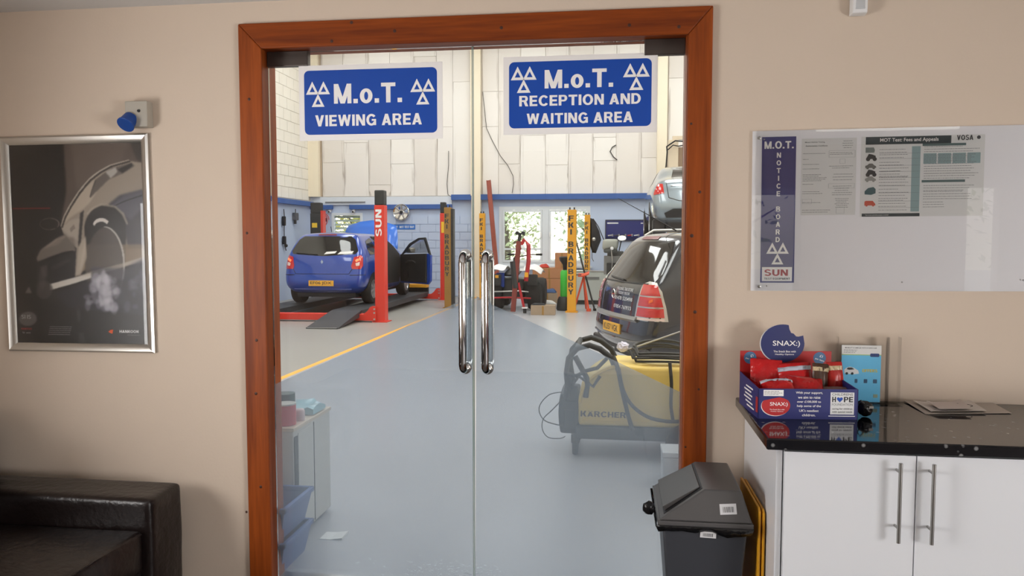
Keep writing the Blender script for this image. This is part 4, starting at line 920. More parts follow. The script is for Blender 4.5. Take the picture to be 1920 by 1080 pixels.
ln = s.build('liner', mat('bin_liner', (14, 14, 16), .25, bump=.6, bscale=40), bn, smooth=60, solid=.002)
S().ball((-.032, .05, rz_ + .03), .022, 2, (1, .8, 1.1), .12).build('liner_knot', MATS['bin_liner'], ln, smooth=60)
M_lab = mat('label_white', (216, 216, 218), .5)
lf0 = PY(1365, 953, b0.y + .008)
def on_front(px, py, zbase, w, h, nm, tilt):
    p = PY(px, py, b0.y + .012); yy = (0.001 if zbase else .0)
    lx, lz = p.x - b1.x, p.z
    if lz > rz_: fr_ = (lz - rz_) / (tz - rz_); y = .02 * fr_ - .0012; ny_ = .02 / (tz - rz_)
    else: y = .002 + .0; ny_ = 0
    if not zbase: y = .008
    M = fr((lx, y, lz), (cos(tilt), 0, sin(tilt)), (0, ny_, 1)); o = S()
    o.quad(*[M @ Vector(v) for v in ((-w / 2, -h / 2, .0), (w / 2, -h / 2, .0), (w / 2, h / 2, .0), (-w / 2, h / 2, .0))]); lab = o.build(nm, M_lab, lid if zbase else bn, solid=.0006)
    s = S(); x = -w * .32; rnd = random.Random(4)
    while x < w * .32:
        t_ = rnd.choice((.0008, .0014, .0022)); s.quad(*[M @ Vector(v) for v in ((x, -h * .3, .0006), (x + t_, -h * .3, .0006), (x + t_, h * .22, .0006), (x, h * .22, .0006))]); x += t_ + rnd.choice((.0012, .002))
    s.build('barcode', M_inkd, lab)
on_front(1365, 954, True, .056, .036, 'price_label', .08); on_front(1327.5, 1002, False, .054, .022, 'price_label', -.03)
# folded yellow board
g = PZ(1424, 958, .62); t = thing('folded_floor_sign', 'folded yellow plastic floor sign wedged between bin and cabinet', 'floor sign', (g.x - .003, g.y, 0))
M_y = mat('yellow_plastic', (222, 158, 30), .4, var=.05)
far = -.09 - g.y
for dx, tp in ((0, .615), (.014, .610)):
    S().prism([(0, 0), (far, 0), (far, tp - .0), (far - .02, tp + .004), (.02, tp + .012), (0, tp)], 0, dx, dx + .009).build('panel', M_y, t, bevel=.003)
S().cyl((.0, far - .03, .6), (.023, far - .03, .6), .007).build('hinge', M_y, t)
t['label'] = t['label']
# ================================================================== sofa (its arm lies along the wall)
M_lea = mat('dark_brown_leather', (27, 19, 18), .33, var=.15, bump=.35, bscale=30)
sf = thing('leather_sofa', 'dark brown leather sofa with its arm along the wall below the poster', 'sofa', (-1.86, -.1, 0))
def soft(x0, x1, y0, y1, z0, z1, bul, name, n=5, bev=.05, wr=.004):
    """softly bulging upholstered block"""
    rnd = random.Random(int(x0 * 100 + z0 * 77)); N = n + 2
    def cdf(i, a, b): 
        e = min(bev, (b - a) / 3); t_ = [a, a + e] + [a + e + (b - a - 2 * e) * k / (N - 3) for k in range(1, N - 3)] + [b - e, b]; return t_[i]
    c = Vector(((x0 + x1) / 2, (y0 + y1) / 2, (z0 + z1) / 2)); h = Vector((x1 - x0, y1 - y0, z1 - z0)) / 2
    L = len([0]) ; m = N - 1
    def f(i, j, k):
        p = Vector((cdf(i, x0, x1), cdf(j, y0, y1), cdf(k, z0, z1))); u = [(p[a] - c[a]) / h[a] for a in range(3)]
        for a in range(3):
            o1, o2 = [q for q in range(3) if q != a]
            if abs(abs(u[a]) - 1) < 1e-4: p[a] += math.copysign(bul[a] * (1 - u[o1] ** 2) * (1 - u[o2] ** 2), u[a]) + rnd.uniform(-wr, wr)
        return p
    return S().lattice(f, m, m, m).build(name, M_lea, sf, smooth=180, sub=2)
soft(-1.25, 0, -.235, 0, .06, .50, (.0, .012, .006), 'arm', bev=.045)
soft(-1.25, 0, -1.95, -1.72, .06, .50, (0, .012, .006), 'arm', bev=.045)
soft(-1.15, -.86, -1.95, 0, .10, .80, (.02, .0, .01), 'backrest', bev=.06)
soft(-.87, -.03, -1.08, -.245, .20, .375, (.03, .0, .018), 'seat_cushion', bev=.03)
soft(-.87, -.03, -1.72, -1.085, .20, .375, (.03, .0, .018), 'seat_cushion', bev=.03)
soft(-1.2, -.05, -1.73, -.23, .06, .20, (.0, .0, .0), 'base', bev=.02, wr=0)
soft(-.93, -.70, -1.06, -.25, .37, .74, (.04, .0, .02), 'back_cushion', bev=.05); soft(-.93, -.70, -1.70, -1.09, .37, .74, (.04, .0, .02), 'back_cushion', bev=.05)
for x, y in ((-.08, -.06), (-.08, -1.88), (-1.08, -.06), (-1.08, -1.88)): S().cyl((x, y, 0), (x, y, .07), .02, .03, 12).build('foot', M_black, sf)
S().tube([(-.035, -.25, .36), (-.03, -.6, .372), (-.035, -1.07, .36)], .004, 6).build('piping', M_lea, sf, smooth=60)

# ================================================================== WORKSHOP OBJECTS
M_lred = mat('lift_red', (214, 58, 44), .4, var=.05); M_ltop = mat('lift_black_cap', (40, 42, 42), .5); M_lgry = mat('runway_grey', (52, 54, 58), .55, var=.15, scale=3)
M_yel = mat('lift_yellow', (224, 158, 34), .5, var=.1, scale=3); M_brn = mat('aged_yellow_brown', (150, 112, 52), .6, var=.25, scale=4)
# ---- four post lift
LY0, LY1 = 10.93, 16.28; LXR, LXL = -4.37, -7.75
lf4 = thing('four_post_lift', 'red four post car lift with black capped posts under the blue hatchback', 'car lift', (LXR, LY0, 0))
def post(x, y, w_, d_, m, h, par, flip):
    p = S().prism([(x - w_, y - d_), (x + w_, y - d_), (x + w_, y + d_), (x - w_, y + d_)], 2, 0, h - .28).build('post', m, par, bevel=.012)
    S().prism([(x - w_ * .95, y - d_ * .95), (x + w_ * .95, y - d_ * .95), (x + w_ * .95, y + d_ * .95), (x - w_ * .95, y + d_ * .95)], 2, h - .28, h).build('post_cap', M_ltop, p, bevel=.02)
    S().box(x - w_ - .05, x + w_ + .05, y - d_ - .05, y + d_ + .05, 0, .015).build('base_plate', M_lred, p)
    return p
p1 = post(0, 0, .095, .11, M_lred, 2.47, lf4, 1)
tx = fr((0.0, -.1115, 1.93), (.12, 0, 1), (-1, 0, .12))
text('SUN', M_white, p1, fr((-.01, -.1125, 1.86), (.0, 0, 1), (-1, 0, 0)), w=.50, h=.12, bold=.03)
s = S()
for k, (a, b) in enumerate(((-.075, 2.14), (-.045, 2.12), (-.015, 2.10), (.015, 2.08))): pass
p2 = post(0, LY1 - LY0, .07, .10, M_lred, 2.50, lf4, 1)
S().box(-.035, .035, -.1 - .002 + (LY1 - LY0), -.1 + (LY1 - LY0), 1.72, 2.0).build('sticker', mat('sticker_yellow', (232, 190, 50), .5), p2)
p3 = post(LXL - LXR, LY1 - LY0, .14, .12, M_ltop, 2.51, lf4, -1)
S().box(LXL - LXR + .14, LXL - LXR + .2, LY1 - LY0 - .1, LY1 - LY0 + .1, 0, 2.3).build('post_channel', M_lred, p3)
S().box(LXL - LXR - .09, LXL - LXR + .05, LY1 - LY0 - .124, LY1 - LY0 - .12, 1.86, 1.98).build('sticker', MATS['sticker_yellow'], p3)
S().ball((LXL - LXR + .02, LY1 - LY0 - .1, 1.46), .07, 2, (1, 1, .9)).build('warning_lamp', mat('lamp_orange_red', (220, 70, 40), .3), p3, smooth=180)
post(LXL - LXR, 0, .095, .11, M_lred, 2.47, lf4, -1)
for y in (-.12, LY1 - LY0 - .12): S().box(LXL - LXR + .1, -.1, y - .04, y + .12, .03, .155).build('crossbeam', M_lred, lf4, bevel=.01)
for y in (-.17, LY1 - LY0 - .17):
    g = S().prism([(-.30, .03), (-.06, .03), (-.06, .30), (-.12, .31), (-.17, .29), (-.22, .22), (-.30, .155)], 1, y, y + .02); gp = g.build('gusset', M_lred, lf4)
    for xx, zz in ((-.09, .25), (-.09, .18), (-.09, .06)): S().cyl((xx, y - .012, zz), (xx, y, zz), .018, n=8).build('bolt', M_alu, gp)
RWX = ((-5.33 - LXR, -4.75 - LXR), (-7.0 - LXR, -6.42 - LXR))
for a, b in RWX:
    rw = S().box(a, b, 0, 5.3, .10, .215).build('runway', M_lgry, lf4, bevel=.008)
    S().prism([(-.05, .215), (-.05, .16), (-1.32, .0), (-1.32, .02)], 0, a, b).build('ramp', M_lgry, lf4, bevel=.004)
    S().box(a + .02, b - .02, -1.325, -1.30, .015, .022).build('ramp_edge', M_alu, rw)
    for x in (a + .008, b - .008): S().prism([(-.05, .19), (-.05, .10), (-1.25, .0), (-1.25, .01)], 0, x - .006, x + .006).build('ramp_side', M_lgry, rw)
    S().box(a, b, 5.2, 5.3, .215, .33).build('end_stop', M_lgry, rw)
S().box(RWX[0][0] + .05, RWX[0][1] + .02, 5.0, 5.24, .33, .42).build('wheel_chock', M_yel, lf4, bevel=.01)

# ---- cars
def proj_patch(bvh, outline, D, to3, off, rings=7, nsub=4, thick=0):
    """project a star shaped 2-D outline along D onto the body; to3 maps 2-D to a start point outside the body"""
    pts = []; n = len(outline)
    for i in range(n):
        a, b = Vector(outline[i]), Vector(outline[(i + 1) % n])
        for k in range(nsub): pts.append(a.lerp(b, k / nsub))
    c = sum(pts, Vector((0, 0))) / len(pts); s = S(); rows = []; last = None
    def hit(p):
        nonlocal last
        o = to3(p.x, p.y); h = bvh.ray_cast(o, D)
        if h[0] is None:
            h2 = bvh.find_nearest(o + D * 1.0 if last is None else o + D * last); return h2[0] - D * off
        last = (h[0] - o).length; return h[0] - D * off
    ctr = s.b.verts.new(hit(c))
    for r in range(1, rings + 1): rows.append(s.verts([hit(c.lerp(p, r / rings)) for p in pts]))
    m = len(pts)
    for i in range(m): s.face([ctr, rows[0][i], rows[0][(i + 1) % m]])
    for A, B in zip(rows, rows[1:]):
        for i in range(m): s.face([A[i], B[i], B[(i + 1) % m], A[(i + 1) % m]])
    return s
def car_body(name, paint, stations, root):
    """stations: list of (list of (y, x, z) per level, crown)"""
    K = 8; N = len(stations) - 1; J = len(stations[0][0]) - 1
    def f(i, s_, j):
        y, x, z = stations[s_][0][j]; u = i / K * 2 - 1; uu = math.copysign(abs(u) ** .85, u)
        crown = stations[s_][1] * (1 - u * u) if j == J else 0
        bul = 0
        if s_ == 0: bul = -.10 * (1 - u * u) if j > 0 else 0
        if s_ == N: bul = .14 * (1 - u * u)
        return Vector((uu * x, y + bul, z + crown))
    me = S().lattice(f, K, N, J).mesh(name, 180); me.materials.append(paint); o = put(name, me, root, sub=2)
    bpy.context.view_layer.update(); dg = bpy.context.evaluated_depsgraph_get(); ev = o.evaluated_get(dg); m2 = ev.to_mesh()
    b = BVHTree.FromPolygons([v.co.copy() for v in m2.vertices], [tuple(p.vertices) for p in m2.polygons]); ev.to_mesh_clear(); return o, b
def hatch_stations(hw, H, L, rear, prof, x5, x7):
    """rear: levels (y,x,z); prof: (y, roof z, widthscale) along the car"""
    st = [(rear, .03)]; zb = rear[4][2]
    for y, zt, ws in prof:
        lv = []
        for j, (ry, rx, rz) in enumerate(rear):
            if j <= 3: x = (hw * .80, hw * .96, hw * .99, hw)[j] * ws; z = (.20, .34, .55, .74)[j]
            elif j == 4: x = hw * .985 * ws; z = min(zb, zt - .02)
            else:
                fz2 = (j - 4) / (len(rear) - 5); b4 = min(zb, zt - .02); z = b4 + (zt - .03 - b4) * (fz2 ** .9); x = ws * (hw * .985 + (x7 - hw * .985) * fz2 ** 1.3 * min(1, max(0.25, (zt - zb) / (H - zb))))
            lv.append((y, x, z))
        st.append((lv, .035))
    return st
M_tyre = mat('tyre', (22, 22, 23), .8, bump=.2); M_rim = mat('alloy_rim', (176, 176, 178), .3, .8); M_dglass = mat('dark_car_glass', (14, 17, 20), .05, var=.3, scale=3, spec=.8)
def wheel(root, x, y, r, side, w_=.2):
    wh = S().lathe([(r * .62, -w_ / 2), (r * .93, -w_ / 2), (r, -w_ * .36), (r, w_ * .36), (r * .93, w_ / 2), (r * .66, w_ / 2), (r * .62, w_ * .3)], (x, y, r), (side, 0, 0), 32).build('wheel', M_tyre, root, smooth=40)
    rm = S().lathe([(.02, w_ * .30), (r * .62, w_ * .26), (r * .67, w_ * .47), (r * .62, w_ * .5), (r * .58, w_ * .34), (r * .2, w_ * .36), (.02, w_ * .42)], (x, y, r), (side, 0, 0), 28, caps=False)
    for k in range(7):
        a = 2 * pi * k / 7; M = Matrix.Translation((x, y, r)) @ Matrix.Rotation(a, 4, 'X'); x0, x1 = sorted((side * w_ * .36, side * w_ * .47)); rm.box(x0, x1, -.022, .022, .03, r * .62, M)
    rm.build('rim', M_rim, wh, smooth=35); return wh
def side_patch(bvh, outline, name, m, root, side=1, off=.004, **k):
    return proj_patch(bvh, outline, Vector((-side, 0, 0)), lambda a, b: Vector((side * 2, a, b)), off, **k).build(name, m, root, smooth=180)
def rear_patch(bvh, outline, name, m, root, off=.004, **k):
    return proj_patch(bvh, outline, Vector((0, 1, 0)), lambda a, b: Vector((a, -2, b)), off, **k).build(name, m, root, smooth=180)
def plate(bvh, cx, cz, w_, h_, s_, root, mbg):
    y = bvh.ray_cast(Vector((cx, -2, cz)), Vector((0, 1, 0)))[0].y - .012
    p = S().box(cx - w_ / 2, cx + w_ / 2, y, y + .02, cz - h_ / 2, cz + h_ / 2).build('number_plate', mbg, root, bevel=.003)
    text(s_, M_inkd, p, fr((cx, y - .0015, cz), WALLX, WALLZ), w=w_ * .86, h=h_ * .66, bold=.02); return p
M_plate = mat('plate_yellow', (236, 178, 58), .45, var=.04)
M_lamp = mat('tail_lamp_red', (196, 30, 26), .15, var=.3, scale=30, coat=1); M_lampb = mat('tail_lamp_lit', (255, 120, 70), .2, emit=((255, 130, 80), .8)); M_lampw = mat('tail_lamp_clear', (226, 200, 190), .15, coat=1)

# blue hatchback on the lift
M_pb = mat('blue_car_paint', (12, 62, 158), .28, .1, var=.03, coat=1)
c1 = thing('hatchback_car', 'blue hatchback on the red lift, bonnet and right front door open', 'car', (-5.86, 11.78, .217))
rear = [(.10, .62, .24), (.03, .82, .34), (.0, .855, .50), (.04, .86, .64), (.09, .85, .92), (.16, .80, 1.08), (.30, .70, 1.30), (.42, .60, 1.44)]
prof = [(.55, 1.475, 1), (1.3, 1.485, 1), (2.1, 1.47, 1), (2.55, 1.30, 1), (3.0, 1.04, 1), (3.5, .95, .97), (3.85, .84, .88)]
body, bv = car_body('body', M_pb, hatch_stations(.86, 1.48, 3.99, rear, prof, .8, .60), c1)
rear_patch(bv, [(-.66, 1.04), (-.70, 1.10), (-.60, 1.33), (-.50, 1.40), (.50, 1.40), (.60, 1.33), (.70, 1.10), (.66, 1.04), (0, 1.00)], 'rear_window', M_dglass, c1, .006)
rear_patch(bv, [(-.2, 1.418), (.2, 1.418), (.18, 1.445), (-.18, 1.445)], 'brake_light', mat('brake_dark_red', (110, 20, 24), .3), c1, .008, rings=2)
for sx in (-1, 1):
    o = [(sx * .62, .74), (sx * .60, .80), (sx * .66, .98), (sx * .80, 1.02), (sx * .84, .97), (sx * .84, .80), (sx * .80, .74)]
    tl = proj_patch(bv, o, Vector((-sx * .25, 1, 0)).normalized(), lambda a, b: Vector((a + sx * .5, -2, b)), .008).build('tail_light', M_lamp, c1, smooth=180)
    proj_patch(bv, [(sx * .68, .92), (sx * .79, .97), (sx * .80, .93), (sx * .70, .88)], Vector((-sx * .25, 1, 0)).normalized(), lambda a, b: Vector((a + sx * .5, -2, b)), .014, rings=2).build('lit_bulb', M_lampb, tl, smooth=180)
    proj_patch(bv, [(sx * .69, .86), (sx * .78, .88), (sx * .77, .81), (sx * .70, .80)], Vector((-sx * .25, 1, 0)).normalized(), lambda a, b: Vector((a + sx * .5, -2, b)), .014, rings=2).build('clear_lens', M_lampw, tl, smooth=180)
plate(bv, 0, .455, .52, .112, 'EF06 JDX', c1, M_plate)
yb = bv.ray_cast(Vector((0, -2, .86)), Vector((0, 1, 0)))[0].y
S().prism([(0, .93), (.028, .885), (0, .84), (-.028, .885)], 1, yb - .012, yb + .01).build('badge', M_chrome, c1)
text('CLIO', M_alu, c1, fr((.0, yb - .012, .775), WALLX, WALLZ), w=.26, h=.028, bold=.02)
M_seam = mat('panel_seam', (8, 16, 40), .7)
def strip(bv, pts, off, r, name, m, root, D=Vector((0, 1, 0)), st=lambda a, b: Vector((a, -2, b))):
    P_ = []
    for i in range(len(pts) - 1):
        a, b = Vector(pts[i]), Vector(pts[i + 1])
        for k in range(8): q_ = a.lerp(b, k / 8); h = bv.ray_cast(st(q_.x, q_.y), D); (P_.append(h[0] - D * off) if h[0] is not None else None)
    h = bv.ray_cast(st(*pts[-1]), D)
    if h[0] is not None: P_.append(h[0] - D * off)
    return S().tube(P_, r, 5).build(name, m, root, smooth=60)
strip(bv, [(-.62, .74), (-.56, .64), (.56, .64), (.62, .74)], -.002, .007, 'tailgate_seam', M_seam, c1)
strip(bv, [(-.80, .33), (.80, .33)], .004, .012, 'bumper_trim', M_pb, c1)
strip(bv, [(-.84, .62), (-.58, .62)], .0, .008, 'bumper_strip', M_black, c1); strip(bv, [(.58, .62), (.84, .62)], .0, .008, 'bumper_strip', M_black, c1)
strip(bv, [(-.58, 1.06), (-.1, 1.03)], .02, .010, 'wiper', M_black, c1)
S().box(-.62, .62, .2, 3.6, .16, .3).build('underbody', M_black, c1)
S().cyl((.0, .55, 1.49), (-.0, .50, 1.60), .006).build('roof_aerial', M_black, c1)
for sd_ in (1, -1):
    side_patch(bv, [(.55, 1.02), (.50, 1.12), (.62, 1.30), (.95, 1.36), (1.05, 1.36), (1.08, 1.03)], 'quarter_window', M_dglass, c1, sd_, .006)
    side_patch(bv, [(1.15, 1.02), (1.15, 1.37), (1.95, 1.37), (2.35, 1.22), (2.62, 1.03)], 'door_window', M_dglass, c1, sd_, .006)
    for yy in (.68, 3.22): side_patch(bv, [(yy + .36 * cos(a), .30 + .36 * sin(a)) for a in np.linspace(-.3, pi + .3, 14)], 'wheel_arch', M_black, c1, sd_, .004)
    for yy in (.68, 3.22): wheel(c1, sd_ * .755, yy, .30, sd_)
side_patch(bv, [(1.12, .35), (1.12, 1.40), (1.95, 1.40), (2.4, 1.24), (2.72, 1.0), (2.72, .35)], 'door_opening', mat('car_interior_dark', (16, 17, 20), .8), c1, 1, .010)
S().lattice(lambda i, j, k: Vector((.36 + .22 * (i - 1), 1.6 + .10 * j + .05 * k, .5 + .33 * k)), 2, 1, 2).build('seat', mat('car_seat_grey', (34, 35, 38), .8), c1, sub=1, smooth=180)
# open door
hinge = Vector((.85, 2.72, 0)); ang = R_(-50)
Dm = Matrix.Translation(hinge) @ Matrix.Rotation(ang * -1, 4, 'Z')
def dpt(u, z, t_): return Dm @ Vector((t_, -u, z))     # u backwards from the hinge along the closed door
M_din = mat('door_trim_black', (20, 22, 26), .6)
low = [(0, .32), (0, .98), (1.12, 1.02), (1.19, .98), (1.17, .40), (1.08, .32)]
drm = S().hexa([dpt(u, z, 0) for u, z in low], [dpt(u, z, .055) for u, z in low]).build('door_skin', M_pb, c1, bevel=.012, seg=3)
s = S().hexa([dpt(u, z, -.03) for u, z in ((.03, .36), (.03, .99), (1.06, 1.02), (1.06, .36))], [dpt(u, z, 0.0) for u, z in ((.03, .36), (.03, .99), (1.06, 1.02), (1.06, .36))]); s.build('door_lining', M_din, c1, bevel=.01)
s = S(); fo = [(0, .96), (.35, 1.24), (.72, 1.37), (.98, 1.38), (1.18, .98)]; fi = [(.13, 1.01), (.40, 1.20), (.73, 1.325), (.93, 1.33), (1.09, 1.03)]
for i in range(4):
    a = [fo[i], fo[i + 1], fi[i + 1], fi[i]]; s.hexa([dpt(u, z, 0.005) for u, z in a], [dpt(u, z, .04) for u, z in a])
s.build('window_surround', M_din, c1, bevel=.004)
S().hexa([dpt(u, z, .02) for u, z in fi], [dpt(u, z, .024) for u, z in fi]).build('door_glass', M_pane, c1)
S().tube([dpt(.3, .80, -.05), dpt(.42, .84, -.07), dpt(.6, .84, -.07), dpt(.68, .80, -.05)], .018, 8).build('armrest', M_black, c1, smooth=60)
S().lathe([(.02, 0), (.10, 0), (.10, .01), (.02, .012)], dpt(.28, .52, -.032), Dm.to_3x3() @ Vector((-1, 0, 0)), 20).build('speaker_grille', M_black, c1)
S().lattice(lambda i, j, k: dpt(.10 + .10 * i, 1.02 + .065 * k, .06 + .09 * j - .0), 2, 2, 2).build('door_mirror', M_alu, c1, sub=2, smooth=180)
# open bonnet
bn_ = lambda i, j, k: Vector(((i / 4 * 2 - 1) * (.70 - .10 * j / 4 * (j / 4)), 2.98 + .28 * j / 4 + .015 * k, 1.0 + .80 * (j / 4) - .06 * abs(i / 4 * 2 - 1) ** 2 * (j / 4) - .07 * (j == 4) * abs(i / 4 * 2 - 1) ** 2))
S().lattice(bn_, 4, 4, 1).build('bonnet', mat('blue_bonnet', (36, 106, 206), .35, .1, coat=.6), c1, smooth=180, bevel=.0)
S().cyl((-.55, 3.5, .9), (-.55, 3.2, 1.5), .008).build('bonnet_stay', M_steel, c1)
# white patches laid on the rear window to imitate light in the glass
for a, b in ((.02, .28), (.30, .62)): rear_patch(bv, [(a, 1.035), (a + .05, 1.085), (b, 1.10), (b - .03, 1.055)], 'glass_light_patch', M_paper, c1, .008, rings=2)

# dark people carrier in the front right
M_pk = mat('dark_grey_car_paint', (34, 38, 46), .22, .4, var=.04, coat=1)
P1, P2 = Vector((.34, 4.93)), Vector((-.255, 6.51)); hd_ = (P1 - P2).normalized(); fwd = Vector((-hd_.y, hd_.x)); mid = (P1 + P2) / 2
c2 = thing('people_carrier', 'dark grey people carrier with red tail light and white door lettering at the right', 'car', (mid.x, mid.y, 0), math.atan2(fwd.y, fwd.x) - pi / 2)
rear = [(.12, .66, .26), (.03, .86, .36), (.0, .885, .54), (.05, .885, .68), (.08, .88, 1.02), (.16, .84, 1.12), (.34, .76, 1.40), (.48, .70, 1.58)]
prof = [(.62, 1.63, 1), (1.5, 1.64, 1), (2.4, 1.62, 1), (3.0, 1.40, 1), (3.6, 1.12, 1), (4.0, 1.0, .97), (4.35, .86, .86)]
body2, bv2 = car_body('body', M_pk, hatch_stations(.895, 1.63, 4.47, rear, prof, .8, .70), c2)
rear_patch(bv2, [(-.74, 1.10), (-.76, 1.18), (-.68, 1.42), (-.60, 1.53), (.60, 1.53), (.68, 1.42), (.76, 1.18), (.74, 1.10), (0, 1.06)], 'rear_window', M_dglass, c2, .006)
side_patch(bv2, [(.40, 1.16), (.44, 1.30), (.66, 1.50), (1.2, 1.54), (1.25, 1.14)], 'quarter_window', M_dglass, c2, 1, .006)
side_patch(bv2, [(1.32, 1.13), (1.32, 1.54), (2.2, 1.53), (2.3, 1.12)], 'door_window', M_dglass, c2, 1, .006); side_patch(bv2, [(2.38, 1.10), (2.38, 1.52), (2.9, 1.38), (3.3, 1.12)], 'door_window', M_dglass, c2, 1, .006)
rear_patch(bv2, [(-.24, 1.555), (.24, 1.555), (.22, 1.59), (-.22, 1.59)], 'brake_light', MATS['brake_dark_red'], c2, .01, rings=2)
Dl = Vector((-.62, .78, 0)).normalized(); Sx = Vector((.78, .62, 0)).normalized()
def lampfn(bvh, outline, nm, m, off, side=1, rings=6):
    D = Vector((Dl.x * side, Dl.y, 0)); X = Vector((Sx.x, Sx.y * side, 0)) if side > 0 else Vector((Sx.x, -Sx.y, 0))
    base = Vector((side * .785, -.01, 0)) - D * 1.2
    return proj_patch(bvh, outline, D, lambda a, b: base + X * a + Vector((0, 0, b)), off, rings=rings)
for sd_ in (1, -1):
    m_ = sd_
    ol = [(-.19, .70), (-.17, .86), (-.12, 1.07), (-.03, 1.10), (.07, 1.09), (.14, 1.0), (.18, .84), (.20, .70)]; ol = [(a * sd_, b) for a, b in ol]
    lr = lampfn(bv2, [(a * 1.07, .885 + (b - .885) * 1.04) for a, b in ol], '', None, .006, sd_).build('tail_light', M_alu, c2, smooth=180)
    for (z0, z1) in ((.735, .83), (.845, .945), (.96, 1.075)):
        def xs_(z, s_): 
            tt = (z - .70) / .40; return (-.175 + .065 * tt) if s_ < 0 else (.185 - .10 * tt * tt)
        q = [(xs_(z0, -1), z0), (xs_(z1, -1), z1), (xs_(z1, 1), z1), (xs_(z0, 1), z0)]; lampfn(bv2, [(a * sd_, b) for a, b in q], '', None, .014, sd_, 3).build('red_lens', M_lamp, lr, smooth=180)
    lampfn(bv2, [(-.178 * sd_, .70), (-.175 * sd_, .725), (.185 * sd_, .725), (.188 * sd_, .70)], '', None, .014, sd_, 2).build('clear_lens', M_lampw, lr, smooth=180)
    lampfn(bv2, [(.02 * sd_, .88), (.07 * sd_, .90), (.07 * sd_, .93), (.02 * sd_, .91)], '', None, .018, sd_, 2).build('indicator_bulb', mat('amber_bulb', (236, 110, 50), .3), lr, smooth=180)
    yy0 = .48
    S().tube([(sd_ * .69, .60, 1.60), (sd_ * .70, .72, 1.665), (sd_ * .71, 1.6, 1.685), (sd_ * .70, 2.3, 1.66), (sd_ * .69, 2.45, 1.60)], .014, 8).build('roof_rail', M_alu, c2, smooth=60)
    for yy in (.84, 3.54):
        side_patch(bv2, [(yy + .38 * cos(a), .32 + .38 * sin(a)) for a in np.linspace(-.3, pi + .3, 14)], 'wheel_arch', M_black, c2, sd_, .004); wheel(c2, sd_ * .79, yy, .32, sd_)
y_ = bv2.ray_cast(Vector((0, -2, .70)), Vector((0, 1, 0)))[0].y
strip(bv2, [(-.60, .695), (.60, .695)], .006, .034, 'chrome_strip', mat('dull_chrome', (150, 152, 156), .3, .8), c2)
plate(bv2, 0, .555, .52, .112, 'KU57 VGK', c2, M_plate)
strip(bv2, [(-.66, 1.075), (.66, 1.075)], .002, .012, 'window_seal', M_black, c2); strip(bv2, [(-.78, .47), (-.5, .45), (.5, .45), (.78, .47)], .004, .012, 'bumper_crease', M_pk, c2)
strip(bv2, [(-.35, 1.12), (.1, 1.10)], .02, .012, 'wiper', M_black, c2)
def onr(cx, cz):
    def g(x, z):
        h = bv2.ray_cast(Vector((cx + x, -2, cz + z)), Vector((0, 1, 0))); return (h[0] if h[0] is not None else Vector((cx + x, 0, cz + z))) - Vector((0, .006, 0))
    return g
M_let = mat('vinyl_silver_white', (206, 208, 212), .4)
for s_, cz, w_, h_ in (('PERSONAL TAX STORE', 1.00, .44, .034), ('TODAY BOOK', .955, .32, .030), ('01478 520498', .895, .48, .042), ('07854 760933', .80, .48, .042)):
    text(s_, M_let, c2, None, w=w_, h=h_, bold=.01, fn=onr(.20, cz))
p = bv2.ray_cast(Vector((0, -2, .93)), Vector((0, 1, 0)))[0]
S().tube([(-.10 + .05 * cos(a), p.y - .004, .93 + .05 * sin(a)) for a in np.linspace(0, 2 * pi, 20, endpoint=False)], .008, 6, closed=True).box(-.15, -.05, p.y - .008, p.y, .925, .935).build('badge', M_chrome, c2, smooth=60)
S().tube([(.0, .70, 1.655), (0, .30, 1.86), (0, -.02, 2.02)], .005, 6, radii=[.010, .005, .003]).build('roof_aerial', M_black, c2, smooth=60)
S().box(-.66, .66, .2, 4.1, .18, .34).build('underbody', M_black, c2)
S().box(-.84, .84, -.02, .04, .30, .40).build('bumper_lip', M_black, c2, bevel=.03, seg=4)

# silver saloon raised on a two post lift
M_ps = mat('silver_car_paint', (140, 152, 160), .25, .5, var=.03, coat=1)
MZ = 1.58; mx_ = PY(1224, 350, 11.0).x
c3 = thing('saloon_car', 'silver saloon car raised high on the lift at the right edge of the doorway', 'car', (mx_ + .86, 10.95, MZ))
rear = [(.14, .66, .30), (.05, .84, .36), (.0, .87, .52), (.03, .88, .66), (.08, .87, .88), (.13, .80, .98), (.22, .72, 1.045), (.30, .68, 1.06)]
prof = [(.6, 1.12, 1), (1.15, 1.40, 1), (2.0, 1.44, 1), (2.7, 1.38, 1), (3.3, 1.05, 1), (4.0, .96, .98), (4.5, .80, .86)]
body3, bv3 = car_body('body', M_ps, hatch_stations(.885, 1.44, 4.6, rear, prof, .8, .62), c3)
for sd_ in (-1, 1):
    o = [(sd_ * .66, .80), (sd_ * .70, .97), (sd_ * .80, .98), (sd_ * .87, .80), (sd_ * .86, .77)]
    tl = proj_patch(bv3, o, Vector((-sd_ * .2, 1, 0)).normalized(), lambda a, b: Vector((a + sd_ * .4, -2, b)), .010).build('tail_light', M_lamp, c3, smooth=180)
    for yy in (.95, 3.75):
        side_patch(bv3, [(yy + .37 * cos(a), .32 + .37 * sin(a)) for a in np.linspace(-.3, pi + .3, 14)], 'wheel_arch', M_black, c3, sd_, .004); wheel(c3, sd_ * .78, yy, .32, sd_)
    side_patch(bv3, [(1.2, 1.06), (1.45, 1.30), (2.6, 1.32), (3.1, 1.06)], 'side_window', M_dglass, c3, sd_, .006)
proj_patch(bv3, [(-.5, 1.12), (-.42, 1.36), (.42, 1.36), (.5, 1.12)], Vector((0, 1, 0)), lambda a, b: Vector((a, -2, b)), .006).build('rear_window', M_dglass, c3, smooth=180)
rear_patch(bv3, [(-.62, .36), (-.66, .44), (-.50, .52), (.50, .52), (.66, .44), (.62, .36)], 'bumper_diffuser', M_black, c3, .01)
